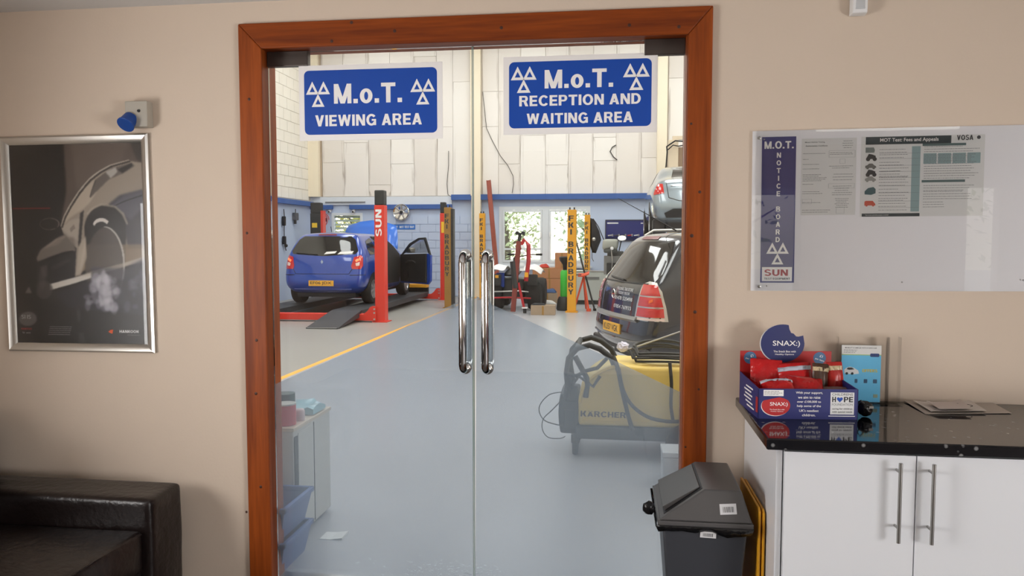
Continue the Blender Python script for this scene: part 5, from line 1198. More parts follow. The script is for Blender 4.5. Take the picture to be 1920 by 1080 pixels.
strip(bv3, [(-.62, .98), (-.58, .72), (-.4, .66), (.4, .66), (.58, .72), (.62, .98)], .0, .008, 'boot_seam', M_black, c3)
strip(bv3, [(-.55, .93), (.55, .93)], .006, .010, 'boot_chrome_strip', M_chrome, c3)
plate(bv3, 0, .78, .52, .112, 'NG14 RZO', c3, M_plate)
S().box(-.60, .60, .25, 4.2, .14, .36).build('underbody', M_black, c3, bevel=.03)
S().box(-.84, -.60, .3, 1.6, .06, .34).build('exhaust_box', M_black, c3, bevel=.03)
M_lift2 = mat('cream_lift_paint', (214, 196, 170), .5, var=.08)
tl2 = thing('scissor_lift', 'grey scissor lift holding up the silver saloon behind the dark people carrier', 'car lift', (mx_ + .86, 10.95, 0))
for x in (-.78, .78):
    S().box(x - .24, x + .24, .3, 4.4, MZ - .12, MZ - .002).build('platform', M_lgry, tl2, bevel=.01); S().box(x - .25, x + .25, .6, 4.2, 0, .06).build('base', M_lgry, tl2)
    for a_, b_ in ((.8, 4.0), (4.0, .8)): S().tube([(x + (.06 if a_ < b_ else -.06), a_, .08), (x + (.06 if a_ < b_ else -.06), b_, MZ - .12)], .06, 4).build('scissor_arm', M_ltop, tl2)
xp_ = PY(1253, 300, 16.2).x
tl3 = thing('lift_column', 'cream lift column with black hoses standing behind the raised silver saloon', 'lift column', (xp_, 16.2, 0))
pst = S().box(0, .24, 0, .25, 0, 3.98).build('post', M_lift2, tl3, bevel=.01)
S().box(.245, .40, .04, .2, 0, 3.8).build('post_channel', mat('lift_channel_brown', (140, 116, 92), .6), pst); S().box(.405, .47, 0, .25, 0, 3.98).build('post_flange', M_lift2, pst)
S().box(-.1, .6, -.1, .35, 0, .02).build('base_plate', M_lift2, tl3); S().box(.10, .9, .02, .14, 3.985, 4.07).build('cross_head', M_lift2, tl3)
hx_ = lambda px, py: PY(px, py, 16.1) - Vector((xp_, 16.2, 0))
S().tube([hx_(1245, 335), hx_(1249, 310), hx_(1251, 285), hx_(1250, 275), hx_(1257, 270), hx_(1266, 264), hx_(1283, 265)], .018, 7).build('hose', M_rubber, tl3, smooth=60)
S().tube([hx_(1283, 272), hx_(1272, 274), hx_(1262, 272), hx_(1252, 281)], .014, 7).build('hose', M_rubber, tl3, smooth=60)

# ---- yellow posts with stacked lettering
def ypost(label, px, Y, ztop, wid, m, ytext, group, txt='FKI BRADBURY', side=None, pc=M_inkd, capm=None):
    x = PY(px, 450, Y).x; t = thing('lift_post', label, 'lift post', (x, Y, 0), 0, group)
    S().box(-wid / 2, wid / 2, 0, wid * 1.2, .02, ztop).build('column', m, t, bevel=.008)
    S().box(-wid * .7, wid * .7, -wid * .2, wid * 1.4, 0, .02).build('base_plate', m, t)
    if side: S().box(wid / 2 + .001, wid / 2 + side, .0, wid * 1.2, .02, ztop * .985).build('side_channel', M_ltop, t)
    for q_ in (-.25, .25): S().cyl((q_ * wid, wid * .5, ztop), (q_ * wid, wid * .5, ztop + .05), .015).build('pulley_bolt', M_black, t)
    z = ytext; step = wid * .78
    for ch in txt:
        if ch != ' ': text(ch, pc, t, fr((-wid * .08, -.002, z), WALLX, WALLZ), h=wid * .60, w=(wid * .6 if ch != 'I' else wid * .2), bold=.05); z -= step
        else: z -= step * .8
    return t
ypost('faded brown yellow lift post with black vertical lettering right of the red rear post', 839, 13.87, 2.27, .155, M_brn, 2.08, 'lettered lift posts', side=.055)
ypost('narrow yellow lettered lift post left of the leaning red bar', 903.5, 16.4, 2.22, .14, M_yel, 2.05, 'lettered lift posts')
ypost('wide yellow lettered lift post in front of the right window casement', 1072, 13.22, 2.18, .185, M_yel, 2.0, 'lettered lift posts')
ypost('yellow lettered lift post behind, beside the black hanging jacket', 1101, 16.4, 2.17, .14, M_yel, 1.95, 'lettered lift posts')

# leaning red bar
a, b = PY(916, 338, 17.2), PY(936, 545, 16.4); b.z = .02
t = thing('leaning_beam', 'long rusty red steel beam leaning against the far wall beside the window', 'steel beam', (b.x, b.y, 0))
v = Vector((a.x - b.x, a.y - b.y, a.z)); M = Matrix.Rotation(math.atan2(v.x, v.z), 4, 'Y') @ Matrix.Rotation(-math.atan2(v.y, v.z), 4, 'X')
M_rust = mat('rust_red_paint', (158, 78, 62), .6, var=.15)
S().box(-.055, .055, -.004, .004, .02, v.length, M).build('web', M_rust, t); 
for x in (-.055, .047): S().box(x, x + .008, -.05, .05, .02, v.length, M).build('flange', M_rust, t)

# engine crane in front of the quad bike
M_cr = mat('engine_crane_red', (170, 24, 34), .4, var=.1)
O = Vector((-2.05, 12.95, 0)); q = lambda px, py, Y=12.95: PY(px, py, Y) - O
t = thing('engine_crane', 'folded red engine crane with brown red legs standing before the quad bike', 'engine crane', O)
a, b = q(962, 586), q(973, 452); a.z = .03
S().tube([a, b], .07, 4).build('upright_leg', mat('crane_brown_red', (122, 52, 44), .6, var=.2), t, bevel=.006)
S().tube([b + Vector((0, -.01, -.05)), q(975, 437)], .035, 8).build('neck', M_ltop, t)
for px in (970, 981): S().cyl(q(px, 437) + Vector((0, -.06, 0)), q(px, 437) + Vector((0, .04, 0)), .04).build('roller', M_ltop, t, smooth=40)
S().tube([q(972, 470), q(983, 449), q(991, 460), q(991, 490), q(986, 527)], .05, 4).build('jib', M_cr, t, bevel=.006)
S().box(*(lambda c: (c.x - .04, c.x + .035, -.08, -.055, c.z - .05, c.z + .05))(q(988, 515))).build('yellow_sticker', M_yel, t)
for py in (462, 474, 495, 505): c = q(982 if py < 480 else 980, py); S().box(c.x - .05, c.x + .03, -.075, -.055, c.z - .03, c.z + .03).build('white_sticker', M_white, t)
a, b = q(972, 530), q(984, 576); b.z = .04; S().tube([a, b], .035, 4).build('folded_leg', M_cr, t, bevel=.006)
a = q(984, 578); S().cyl((a.x - .03, 0, .05), (a.x + .03, 0, .05), .05).build('caster', M_rubber, t); S().box(a.x - .06, a.x + .06, -.03, .03, .10, .13).build('caster_plate', M_white, t)
S().tube([q(962, 490), q(965, 520), q(967, 540)], .07, 8).build('hydraulic_ram', M_ltop, t, smooth=40)
# quad bike
O = Vector((-2.25, 13.75, 0)); q = lambda px, py, Y=13.75: PY(px, py, Y) - O
t = thing('quad_bike', 'dark quad bike with white mudguards parked under the workshop window', 'quad bike', O)
for px, w_ in ((932, .3), (1003, .32)):
    c = q(px, 560); S().lathe([(.12, -.14), (.27, -.14), (.31, -.08), (.31, .08), (.27, .14), (.12, .14)], (c.x, 0, .31), (1, 0, 0), 26).build('wheel', M_tyre, t, smooth=40)
    S().lathe([(.10, -.13), (.30, -.14), (.33, -.07), (.33, .07), (.30, .14), (.10, .13)], (c.x, 1.15, .33), (1, 0, 0), 26).build('wheel', M_tyre, t, smooth=40)
M_qw = mat('white_mudguard', (236, 236, 236), .35)
for sgn, px in ((-1, 934), (1, 1001)):
    c = q(px, 500)
    S().lattice(lambda i, j, k: Vector((c.x + (i / 4 - .5) * .42, -.42 + j * .11 * 1.8, .86 + .10 * sin(pi * j / 5) - (.10 if i in (0, 4) and sgn * (i - 2) > 0 else 0) + .02 * k + .05 * (i == 2))), 4, 5, 1).build('mudguard', M_qw, t, smooth=180, sub=1)
    S().box(c.x - .12, c.x + .12, -.38, -.30, .55, .80).build('rear_panel', M_ltop, t, bevel=.03)
S().lattice(lambda i, j, k: Vector((-.02 + (i / 3 - .5) * .34, -.2 + j * .32, .72 + .10 * k + .03 * j)), 3, 3, 1).build('saddle', M_black, t, sub=1, smooth=180)
S().lattice(lambda i, j, k: Vector((.02 + (i / 2 - .5) * .5, -.1 + j * .45, .25 + .22 * k)), 2, 2, 2).build('engine_block', M_ltop, t, bevel=.03)
S().box(-.34, -.16, -.18, -.06, .50, .82).build('blue_fuel_can', mat('blue_can', (36, 66, 150), .5), t, bevel=.02)
a, b = q(945, 466), q(1012, 472)
S().tube([(a.x, .55, 1.22), (a.x + .2, .6, 1.21), (-.05, .68, 1.14), (b.x - .22, .6, 1.21), (b.x, .55, 1.20)], .014, 8).build('handlebar', M_black, t, smooth=60)
for x in (a.x, b.x): S().cyl((x, .55, 1.21), (x + (.14 if x < 0 else -.14), .58, 1.21), .025).build('grip', M_rubber, t)
S().cyl((-.05, .68, .7), (-.05, .68, 1.14), .025).build('steering_stem', M_ltop, t)
S().tube([(-.5, -.35, .28), (.0, -.42, .30), (.45, -.35, .28)], .02, 6).build('rear_bumper_bar', M_cr, t); S().tube([(-.35, -.37, .42), (.2, -.40, .44), (.4, -.38, .42)], .014, 6).build('rear_rack_bar', M_alu, t)
c = q(937, 517); S().box(c.x - .04, c.x + .03, -.40, -.38, c.z - .03, c.z + .03).build('orange_reflector', M_yel, t)
# boxes and clutter
M_card = mat('cardboard', (176, 122, 84), .8, var=.08); M_card2 = mat('dusty_cardboard', (158, 138, 116), .85, var=.1)
def carton(label, x, y, z, w_, d_, h_, rz=0, m=M_card, name='cardboard_box', cat='box', grp=None, flaps=True):
    t = thing(name, label, cat, (x, y, z), rz, grp)
    S().box(-w_ / 2, w_ / 2, -d_ / 2, d_ / 2, 0, h_).build('carton', m, t, bevel=.004)
    if flaps:
        S().box(-w_ / 2, w_ / 2, -d_ / 2, -.003, h_ + .0005, h_ + .004).build('flap', m, t); S().box(-w_ / 2, w_ / 2, .003, d_ / 2, h_ + .0005, h_ + .004).build('flap', m, t)
        S().box(-.02, .02, -d_ / 2 - .002, -d_ / 2, 0, h_).build('tape', M_brn, t)
    return t
p = PY(1017, 592, 12.55); carton('low brown carton on the workshop floor in front of the clutter', p.x, 12.75, 0, .50, .36, .19, .04, M_card2)
p = PY(1040, 540, 16.9); carton('lowest wide brown carton of the stack under the window', p.x - .1, 16.75, 0, .75, .5, .55, 0, grp='cartons under the window')
carton('wide low carton lying on the lowest one under the window', p.x - .12, 16.75, .56, .85, .5, .26, .03, grp='cartons under the window')
carton('tall brown carton topmost of the stack behind the wide yellow post', PY(1055, 500, 16.75).x, 16.75, .825, .36, .36, .38, -.04, grp='cartons under the window')
p = PY(1026, 570, 15.8); carton('grey brown carton on the floor left of the black and green cylinder', p.x, 15.75, 0, .5, .4, .24, .1, M_card2)
M_cloth = {k: mat('cloth_' + k, c, .9, var=.15) for k, c in (('blue', (52, 76, 116)), ('white', (216, 214, 210)), ('red', (180, 60, 50)), ('dark', (40, 42, 46)), ('grey', (120, 120, 118)))}
def rag(label, x, y, z, w_, d_, h_, m, cat='cloth', name='crumpled_cloth'):
    t = thing(name, label, cat, (x, y, z)); rnd = random.Random(int(abs(x * 977)))
    hh2 = [[h_ * (.35 + .65 * rnd.random()) * (1 if 0 < i < 6 and 0 < j < 5 else .15) for j in range(6)] for i in range(7)]
    S().lattice(lambda i, j, k: Vector(((i / 6 - .5) * w_ * (1 - .06 * ((j * 7) % 3)), (j / 5 - .5) * d_ * (1 - .05 * ((i * 5) % 3)), .001 if k == 0 else hh2[i][j])), 6, 5, 1).build('cloth', m, t, smooth=180, sub=1); return t
x0 = PY(1030, 540, 15.7).x
rag('blue and dark rag heaped on the grey brown carton', x0 - .03, 15.75, .246, .42, .34, .14, M_cloth['blue']); rag('white rag lying on the floor before the grey brown carton', x0 - .02, 15.35, 0, .46, .24, .13, M_cloth['white'])
rag('dark rag on top of the low brown carton', PY(1010, 570, 12.75).x, 12.75, .196, .3, .2, .06, M_cloth['dark']); rag('red rag on the wide carton under the window', PY(1020, 515, 16.7).x, 16.7, .826, .3, .22, .12, M_cloth['red'])
carton('black crate on the floor right of the quad bike', PY(1010, 540, 15.5).x - .25, 15.5, 0, .3, .3, .55, 0, M_ltop, 'plastic_crate', 'crate', flaps=False)
# green and black waste oil drainer
x = PY(1059, 560, 13.75).x; t = thing('oil_drainer', 'bright green cylinder with black base beside the wide yellow post', 'oil drainer', (x, 13.75, 0))
S().lathe([(.001, 0), (.17, 0), (.19, .04), (.16, .24), (.13, .30), (.001, .31)], (0, 0, 0), (0, 0, 1), 20).build('base', M_ltop, t, smooth=50)
S().lathe([(.09, .30), (.10, .32), (.10, .84), (.07, .88), (.001, .88)], (0, 0, 0), (0, 0, 1), 20).build('tank', mat('bright_green', (60, 190, 60), .4), t, smooth=50)
S().lathe([(.04, .88), (.05, 1.0), (.12, 1.10), (.13, 1.16), (.10, 1.18), (.001, 1.14)], (0, 0, 0), (0, 0, 1), 20).build('funnel', M_black, t, smooth=50)
# light grey tool cabinet and machines
x = PY(1106, 540, 15.3).x
t = thing('grey_cabinet', 'low light grey metal cabinet behind the wide yellow post', 'cabinet', (x, 15.3, 0))
S().box(-.42, .5, 0, .5, .10, .78).build('body', mat('pale_grey_metal', (188, 192, 186), .45), t, bevel=.01); S().box(-.40, .48, .03, .48, 0, .10).build('plinth', M_ltop, t)
S().box(-.16, .22, -.012, 0, .60, .66).build('maker_plate', M_cloth['grey'], t, bevel=.002); S().box(-.42, .5, -.01, .51, .785, .80).build('top_tray', M_alu, t)
# red axle stand with tray, leaning bars
O = Vector((PY(1094, 560, 13.75).x, 13.75, 0)); q = lambda px, py, Y=13.75: PY(px, py, Y) - O
M_or = mat('orange_red_paint', (220, 84, 48), .5)
t = thing('strut_stand', 'orange red tripod work stand right of the wide yellow post', 'work stand', O)
S().lattice(lambda i, j, k: Vector((-.12 + i * .12, -.12 + j * .12, .74 + .03 * k + .05 * (i == 2) + .04 * (j == 2))), 2, 2, 1).build('tray', M_or, t, bevel=.004)
for dx, dy, m in ((.12, -.18, M_or), (-.2, -.10, M_or), (.05, .22, M_or)): S().tube([(0, 0, .74), (dx, dy, .02)], .022, 6).build('leg', m, t); 
S().cyl((.12, -.18, .0), (.12, -.18, .06), .05).build('foot', M_or, t)
S().tube([(-.22, 0, .78), (-.05, 0, .78)], .012, 6).build('handle', M_black, t)
O2 = Vector((PY(1115, 580, 13.7).x, 13.7, 0)); a = PY(1081, 455, 14.2) - O2
t = thing('leaning_pole', 'dark steel pole leaning from the floor to the yellow post by the grey cabinet', 'pole', O2)
S().tube([(0, 0, .02), a], .02, 8).build('shaft', M_ltop, t, smooth=40); S().cyl((0, 0, 0), (0, 0, .05), .035).build('foot', M_rubber, t)
# black jacket shaped cover hanging from the rear yellow post
O = Vector((PY(1114, 430, 16.35).x, 16.55, 0)); q = lambda px, py, Y=16.35: PY(px, py, Y) - O
t = thing('hanging_jacket', 'black jacket hanging beside the rear yellow post', 'jacket', O + Vector((0, 0, 1.3)))
out = [q(1106, 408), q(1113, 411), q(1124, 434), q(1127, 450), q(1122, 462), q(1117, 475), q(1110, 474), q(1106, 462)]
o2 = [(v.x, v.z - 1.3) for v in out]; cx_ = sum(v[0] for v in o2) / 8; cz_ = sum(v[1] for v in o2) / 8
s = S(); A = s.verts([(x, 0, z) for x, z in o2]); B = s.verts([(cx_ + (x - cx_) * .7, -.10, cz_ + (z - cz_) * .75) for x, z in o2]); C = s.verts([(cx_ + (x - cx_) * .7, .10, cz_ + (z - cz_) * .75) for x, z in o2])
for i in range(8): s.face([A[i], A[(i + 1) % 8], B[(i + 1) % 8], B[i]]); s.face([A[i], C[i], C[(i + 1) % 8], A[(i + 1) % 8]])
s.face(B); s.face(C[::-1]); s.build('cloth', mat('black_fabric', (26, 27, 30), .8, bump=.6, bscale=12), t, smooth=60)
S().tube([q(1112, 410) - Vector((0, 0, 1.3)), q(1122, 425) - Vector((0, 0, 1.3)), q(1133, 452) - Vector((0, 0, 1.3))], .012, 6).build('strap', M_black, t, smooth=60)
S().ball((o2[0][0] + .1, -.12, cz_ - .02), .05, 2, (1, .5, 1)).build('buckle', M_alu, t, smooth=60)
S().tube([q(1110, 470) - Vector((0, 0, 1.3)), q(1110, 484) - Vector((0, 0, 1.3)), q(1113, 490) - Vector((0, 0, 1.3))], .008, 6).build('lace', M_black, t)
S().box(-.26, .0, .04, .08, .62, .66).build('hook_bar', M_ltop, t)
# blue tool board on the far wall
a, b = PY(1135, 412, BY), PY(1214, 452, BY)
M_tb = mat('royal_blue_board', (22, 36, 110), .4, var=.05)
t = thing('tool_board', 'dark blue tool board hanging on the far wall right of the window', 'tool board', (a.x, BY, b.z)); w_, h_ = b.x - a.x, a.z - b.z
S().box(0, w_, -.03, 0, 0, h_).build('panel', M_tb, t); ring(0, w_, 0, h_, .02, -.045, -.03).build('rim', M_ltop, t)
S().box(.05, .34, -.034, -.03, h_ - .11, h_ - .07).build('label_strip', M_let, t); S().box(w_ - .18, w_ - .12, -.034, -.03, h_ - .11, h_ - .08).build('logo', M_let, t)
S().box(.02, w_ - .02, -.12, -.03, .10, .12).build('shelf', M_tb, t)
for k in range(5):
    x = .12 + .17 * k; sc_ = thing('hand_tool', ('black and silver tool lying at the left end of the blue board shelf', 'short dark spanner on the blue board shelf, second from the left', 'middle tool of dark steel on the blue board shelf', 'red handled tool on the blue board shelf', 'silver tool at the right end of the blue board shelf')[k], 'tool', (a.x + x, BY - .08, b.z + .122), 0, 'tools on the blue board')
    S().cyl((-.05, 0, .02), (.06, 0, .03), .018).build('shaft', (M_alu, M_ltop, M_ltop, M_cr, M_alu)[k], sc_, smooth=40); S().box(.05, .09, -.02, .02, 0.0, .06).build('head', M_steel, sc_, bevel=.005)
# tyre machine / grey hose reel in front
O = Vector((PY(1143, 480, 13.6).x, 13.6, 0))
t = thing('tyre_changer', 'grey tyre changer with padded head left of the dark people carrier', 'tyre changer', O)
S().lattice(lambda i, j, k: Vector((-.17 + .34 * i / 3 + (.02 if k else 0), -.12 + .12 * j, 1.36 + .10 * k - (.06 if i in (0, 3) and k == 0 else 0))), 3, 2, 2).build('head_cover', mat('pale_cover', (168, 170, 160), .6, var=.1), t, sub=1, smooth=180)
S().lattice(lambda i, j, k: Vector((-.13 + .30 * i / 3, -.10 + .10 * j, 1.26 + .05 * k)), 3, 2, 2).build('head_housing', mat('mid_grey_plastic', (84, 86, 84), .5), t, sub=1, smooth=180)
S().box(-.05, .30, .05, .25, .0, 1.30).build('cabinet', MATS['mid_grey_plastic'], t, bevel=.02); S().box(-.12, .3, -.02, .25, .80, 1.2).build('panel', M_cloth['grey'], t, bevel=.01)
S().box(-.06, .2, -.05, -.02, .70, 1.05).build('screen', M_ltop, t, bevel=.01); S().tube([(.04, -.12, 1.34), (.06, -.16, 1.1), (.05, -.12, .9)], .012, 6).build('lever', M_steel, t)
S().lathe([(.001, 0), (.04, 0), (.03, .03), (.001, .035)], (.05, -.13, 1.36), (0, -1, .2), 14).build('dial', M_white, t, smooth=50)
S().lathe([(.02, 0), (.09, .02), (.09, .03), (.001, .04)], (.26, -.05, 1.56), (0, -.6, .8), 18).build('work_lamp', M_white, t, smooth=50); S().tube([(.2, .1, 1.3), (.24, .0, 1.5), (.26, -.04, 1.56)], .012, 6).build('lamp_arm', M_ltop, t)
# polished disc, blue sign
p = PY(752.5, 398, BY - .1); t = thing('wall_disc', 'round polished metal wheel trim hanging above the blue bay sign', 'wheel trim', (p.x, BY - .10, p.z))
S().lathe([(.001, .02), (.06, .02), (.08, .0), (.19, .015), (.215, .04), (.225, .03), (.225, 0), (.001, -.005)], (0, 0, 0), (0, -1, 0), 36).build('rim', M_chrome, t, smooth=35)
for k in range(7):
    M = Matrix.Rotation(2 * pi * k / 7, 4, 'Y'); S().box(-.018, .018, -.035, -.015, .07, .19, M).build('spoke', M_steel, t, bevel=.003)
S().lathe([(.001, .05), (.035, .045), (.05, .02)], (0, 0, 0), (0, -1, 0), 20, caps=False).build('hub', M_black, t, smooth=50)
S().box(-.01, .01, .0, .095, -.01, .01).build('hook', M_steel, t)
a, b = PY(740, 421, BY), PY(779, 430, BY)
t = thing('bay_sign', 'small blue sign with white writing on the far wall above the open car door', 'sign', ((a.x + b.x) / 2, BY - .02, (a.z + b.z) / 2)); w_, h_ = b.x - a.x, a.z - b.z
S().box(-w_ / 2, w_ / 2, -.006, .0, -h_ / 2, h_ / 2).build('plate', mat('bay_sign_blue', (24, 108, 196), .5), t); text('MOT TEST BAY', M_white, t, fr((w_ * .1, -.008, 0), WALLX, WALLZ), w=w_ * .70, h=h_ * .5, bold=.02)
triangles(M_white, t, fr((-w_ * .38, -.008, .005), WALLX, WALLZ), .035)
# hanging things on the left wall
for nm, lab, px, py0, py1, kind in (('hanging_cable', 'black cable with two grips hanging on the left wall behind the hatchback', 532, 392, 470, 0), ('air_gun', 'grey air gun hanging from the rail near the far left corner', 554, 392, 420, 1)):
    a = PX(px, py0, BX0 + .06); b = PX(px, py1, BX0 + .06); t = thing(nm, lab, 'cable' if kind == 0 else 'air gun', (a.x, a.y, a.z)); dz = b.z - a.z
    if kind == 0:
        S().tube([(0, 0, 0), (.01, .01, dz * .2), (0, 0, dz * .45), (.01, -.02, dz * .7), (0, .02, dz * .85), (0, .1, dz)], .012, 6).build('cord', M_black, t, smooth=60)
        S().box(-.04, .04, -.05, .05, dz * .4, dz * .17).build('grip', M_black, t, bevel=.02); S().box(-.04, .04, -.05, .05, dz * .85, dz * .65).build('grip', M_black, t, bevel=.02); S().ball((0, .1, dz * .88), .045, 2).build('knob', M_black, t)
    else:
        S().tube([(0, 0, 0), (0, 0, dz * .3)], .012, 6).build('hook', M_black, t); S().lattice(lambda i, j, k: Vector((-.05 + .05 * i, -.10 + .1 * j, dz * .75 + abs(dz) * .25 * k)), 2, 2, 2).build('housing', mat('gun_grey', (70, 74, 82), .5), t, bevel=.02); S().box(-.03, .03, -.06, .0, dz, dz * .7).build('grip', M_black, t, bevel=.01)
# lamps/cameras by the small window
for px, lab in ((618, 'small white camera left above the louvred window'), (663, 'small white camera right above the louvred window')):
    p = PY(px, 396, BY - .06); t = thing('wall_camera', lab, 'camera', (p.x, BY - .005, p.z), 0, 'cameras by the louvred window'); S().box(-.03, .03, -.04, .0, -.03, .06).build('bracket', M_white, t, bevel=.004); S().cyl((0, -.12, -.02), (0, -.02, .01), .035).build('housing', M_white, t, smooth=40); S().cyl((0, -.125, -.022), (0, -.12, -.02), .025).build('lens', M_black, t)
p = PY(608, 412, BY - .1); t = thing('hose_coil', 'red and black hose coil on the far wall beside the louvred window', 'hose', (p.x, BY - .05, p.z))
S().tube([(.02 + .10 * cos(a), -.0 - .01 * k_, .16 * sin(a)) for k_, a in enumerate(np.linspace(0, 4 * pi, 30))], .014, 6).build('coil', mat('hose_pink', (200, 90, 100), .5), t, smooth=60)
S().box(-.06, .06, .03, .05, -.05, .05).build('bracket', M_black, t)
# loose wires on the cladding
for lab, pts in (('thin dark wire drooping on the cladding right of the centre post', [(905, 172), (912, 240), (922, 262), (938, 292), (952, 310), (962, 330), (963, 345), (960, 362)]),
                 ('thin wire hanging down the cladding above the red rear post', [(841, 283), (841, 310), (838, 345), (840, 365), (848, 370)]),
                 ('short curled dark wire on the cladding under the reception sign', [(1155, 272), (1148, 276), (1144, 284), (1150, 294), (1157, 300)]),
                 ('dark cable hanging beside the raised silver saloon', [(1218, 372), (1219, 395), (1223, 415), (1228, 425)])):
    P_ = [PY(x, y, BY - .06) for x, y in pts]; t = thing('loose_wire', lab, 'wire', P_[0]); S().tube([p - P_[0] for p in P_], .008 if 'thin' in lab else .014, 5).build('wire', mat('wire_dark', (60, 56, 52), .6), t, smooth=60)
p = PY(1225, 428, BY - .06); t = thing('junction_box', 'small grey junction box on the far wall right of the blue tool board', 'junction box', (p.x, BY, p.z)); S().box(-.09, .09, -.08, 0, -.07, .07).build('box', M_cloth['grey'], t, bevel=.01); S().cyl((-.02, -.085, 0), (-.02, -.08, 0), .02).build('knob', M_ltop, t)
p = PY(874, 550, BY); t = thing('socket_pair', 'black power outlet low on the far wall behind the door handles', 'socket', (p.x - .1, BY, .34)); S().box(-.09, .06, -.06, 0, -.08, .08).build('box', M_ltop, t, bevel=.01); S().box(.12, .24, -.06, 0, -.08, .06).build('box', M_cloth['grey'], t, bevel=.01)

# ---- pressure washer behind the right door
M_ky = mat('washer_yellow', (226, 196, 104), .45, var=.06, scale=3); M_kb = mat('washer_black', (34, 37, 40), .6, var=.1); M_hose = mat('hose_black', (38, 38, 36), .55)
O = Vector((.12, 2.28, 0)); q = lambda px, py, Y=2.28: PY(px, py, Y) - O
t = thing('pressure_washer', 'yellow and black hot pressure washer with coiled hoses behind the right door', 'pressure washer', O)
zb_, xl = .225, q(1084, 800).x; zt = .655
arc = [(xl, zb_), (xl, .40)]
cA = q(1144, 695)
for k in range(9): a_ = R_(180 - 9.5 * k); arc.append((xl + .34 + .34 * cos(a_), .40 + .275 * sin(a_) * 1.0))
arc += [(.10, zt), (.52, zt), (.56, zt - .04), (.56, zb_)]
s = S().prism([(x, z) for x, z in arc], 1, .0, .52); s.build('hood', M_ky, t, bevel=.03, seg=4, smooth=40)
band = [(x + .03, z - (.03 if z > .3 else 0)) for x, z in arc if x < .2]
arcc = [(x, z) for x, z in arc[1:11]]
S().tube([(x + .012, .0, z - .008) for x, z in arcc], .014, 6).build('hood_edge', M_ky, t, smooth=60)
S().lattice(lambda i, j, k: Vector((.02 + .42 * i / 4 + .02 * k, .06 + .40 * j / 3, zt - .01 + (.055 if 0 < i < 4 and 0 < j < 3 else .03) * k)), 4, 3, 1).build('top_lid', mat('washer_lid_cream', (240, 216, 140), .4, var=.05), t, sub=2, smooth=180)
S().box(xl - .02, .62, -.02, .54, .13, zb_).build('chassis', M_kb, t, bevel=.02, seg=3)
S().lattice(lambda i, j, k: Vector((xl - .135 + .135 * i / 2 - (.02 if k == 1 and i == 0 else 0), .04 + .42 * j / 2, .15 + .15 * k)), 2, 2, 2).build('tank', M_kb, t, bevel=.02, sub=1, smooth=180)
S().box(xl - .10, xl - .02, -.015, .0, .20, .34).build('tank_rib', M_kb, t, bevel=.005)
text('KÄRCHER', M_kb, t, fr(q(1131, 777, 2.275), (1, 0, -.01), WALLZ), w=.32, h=.042, bold=.03)
S().box(xl + .03, xl + .5, -.008, .0, .268, .272).build('crease', M_ky, t)
ca_ = q(1078, 840)
S().lathe([(.02, -.02), (.075, -.02), (.08, -.012), (.08, .012), (.075, .02), (.02, .02)], (ca_.x, .06, .08), (1, 0, 0), 22).build('front_wheel', M_rubber, t, smooth=40); S().box(ca_.x - .03, ca_.x + .03, .03, .09, .09, .15).build('caster_fork', M_kb, t)
S().lathe([(.02, -.02), (.075, -.02), (.08, -.012), (.08, .012), (.075, .02), (.02, .02)], (ca_.x, .46, .08), (1, 0, 0), 22).build('front_wheel', M_rubber, t, smooth=40); S().box(ca_.x - .03, ca_.x + .03, .43, .49, .09, .15).build('caster_fork', M_kb, t)
for y in (-.035, .52):
    wlh = S().lathe([(.08, -.03), (.125, -.03), (.13, -.02), (.13, .02), (.125, .03), (.08, .03)], (.37, y, .13), (0, 1, 0), 28).build('rear_wheel', M_rubber, t, smooth=40)
    S().lathe([(.001, -.02), (.08, -.025), (.085, .0), (.08, .025), (.001, .02)], (.37, y, .13), (0, 1, 0), 24).build('wheel_hub', mat('hub_cream', (196, 190, 160), .5), wlh, smooth=40)
# push handle: black loops
for y in (.02, .46):
    S().tube([q(1068, 740) + Vector((0, y, 0)), q(1062, 700) + Vector((0, y, 0)), q(1066, 672) + Vector((0, y, 0)), q(1082, 654) + Vector((0, y, 0)), q(1105, 648) + Vector((0, y, 0)), q(1125, 655) + Vector((0, y, 0)), q(1146, 672) + Vector((0, y, 0)), q(1158, 700) + Vector((0, y, 0))], .021, 10).build('push_handle', M_kb, t, smooth=60)
S().tube([q(1082, 654) + Vector((0, .02, 0)), q(1083, 652) + Vector((0, .46, 0))], .02, 10).build('handle_bar', M_kb, t, smooth=60)
S().tube([q(1078, 668), q(1090, 690), q(1102, 712), q(1098, 745)], .020, 8).build('handle_brace', M_kb, t, smooth=60)
S().tube([q(1066, 700), q(1080, 705), q(1100, 695), q(1120, 690), q(1138, 672)], .014, 8).build('handle_brace', M_kb, t, smooth=60)
S().tube([q(1070, 740), q(1074, 720), q(1085, 706), q(1100, 715), q(1112, 725), q(1125, 705)], .012, 8).build('handle_brace', M_kb, t, smooth=60)
S().tube([q(1064, 705), q(1066, 722), q(1062, 745)], .026, 8).build('handle_brace', M_kb, t, smooth=60)
S().box(*(lambda c: (c.x - .06, c.x + .03, -.01, .06, c.z - .07, c.z + .05))(q(1075, 735))).build('control_box', M_kb, t, bevel=.015)
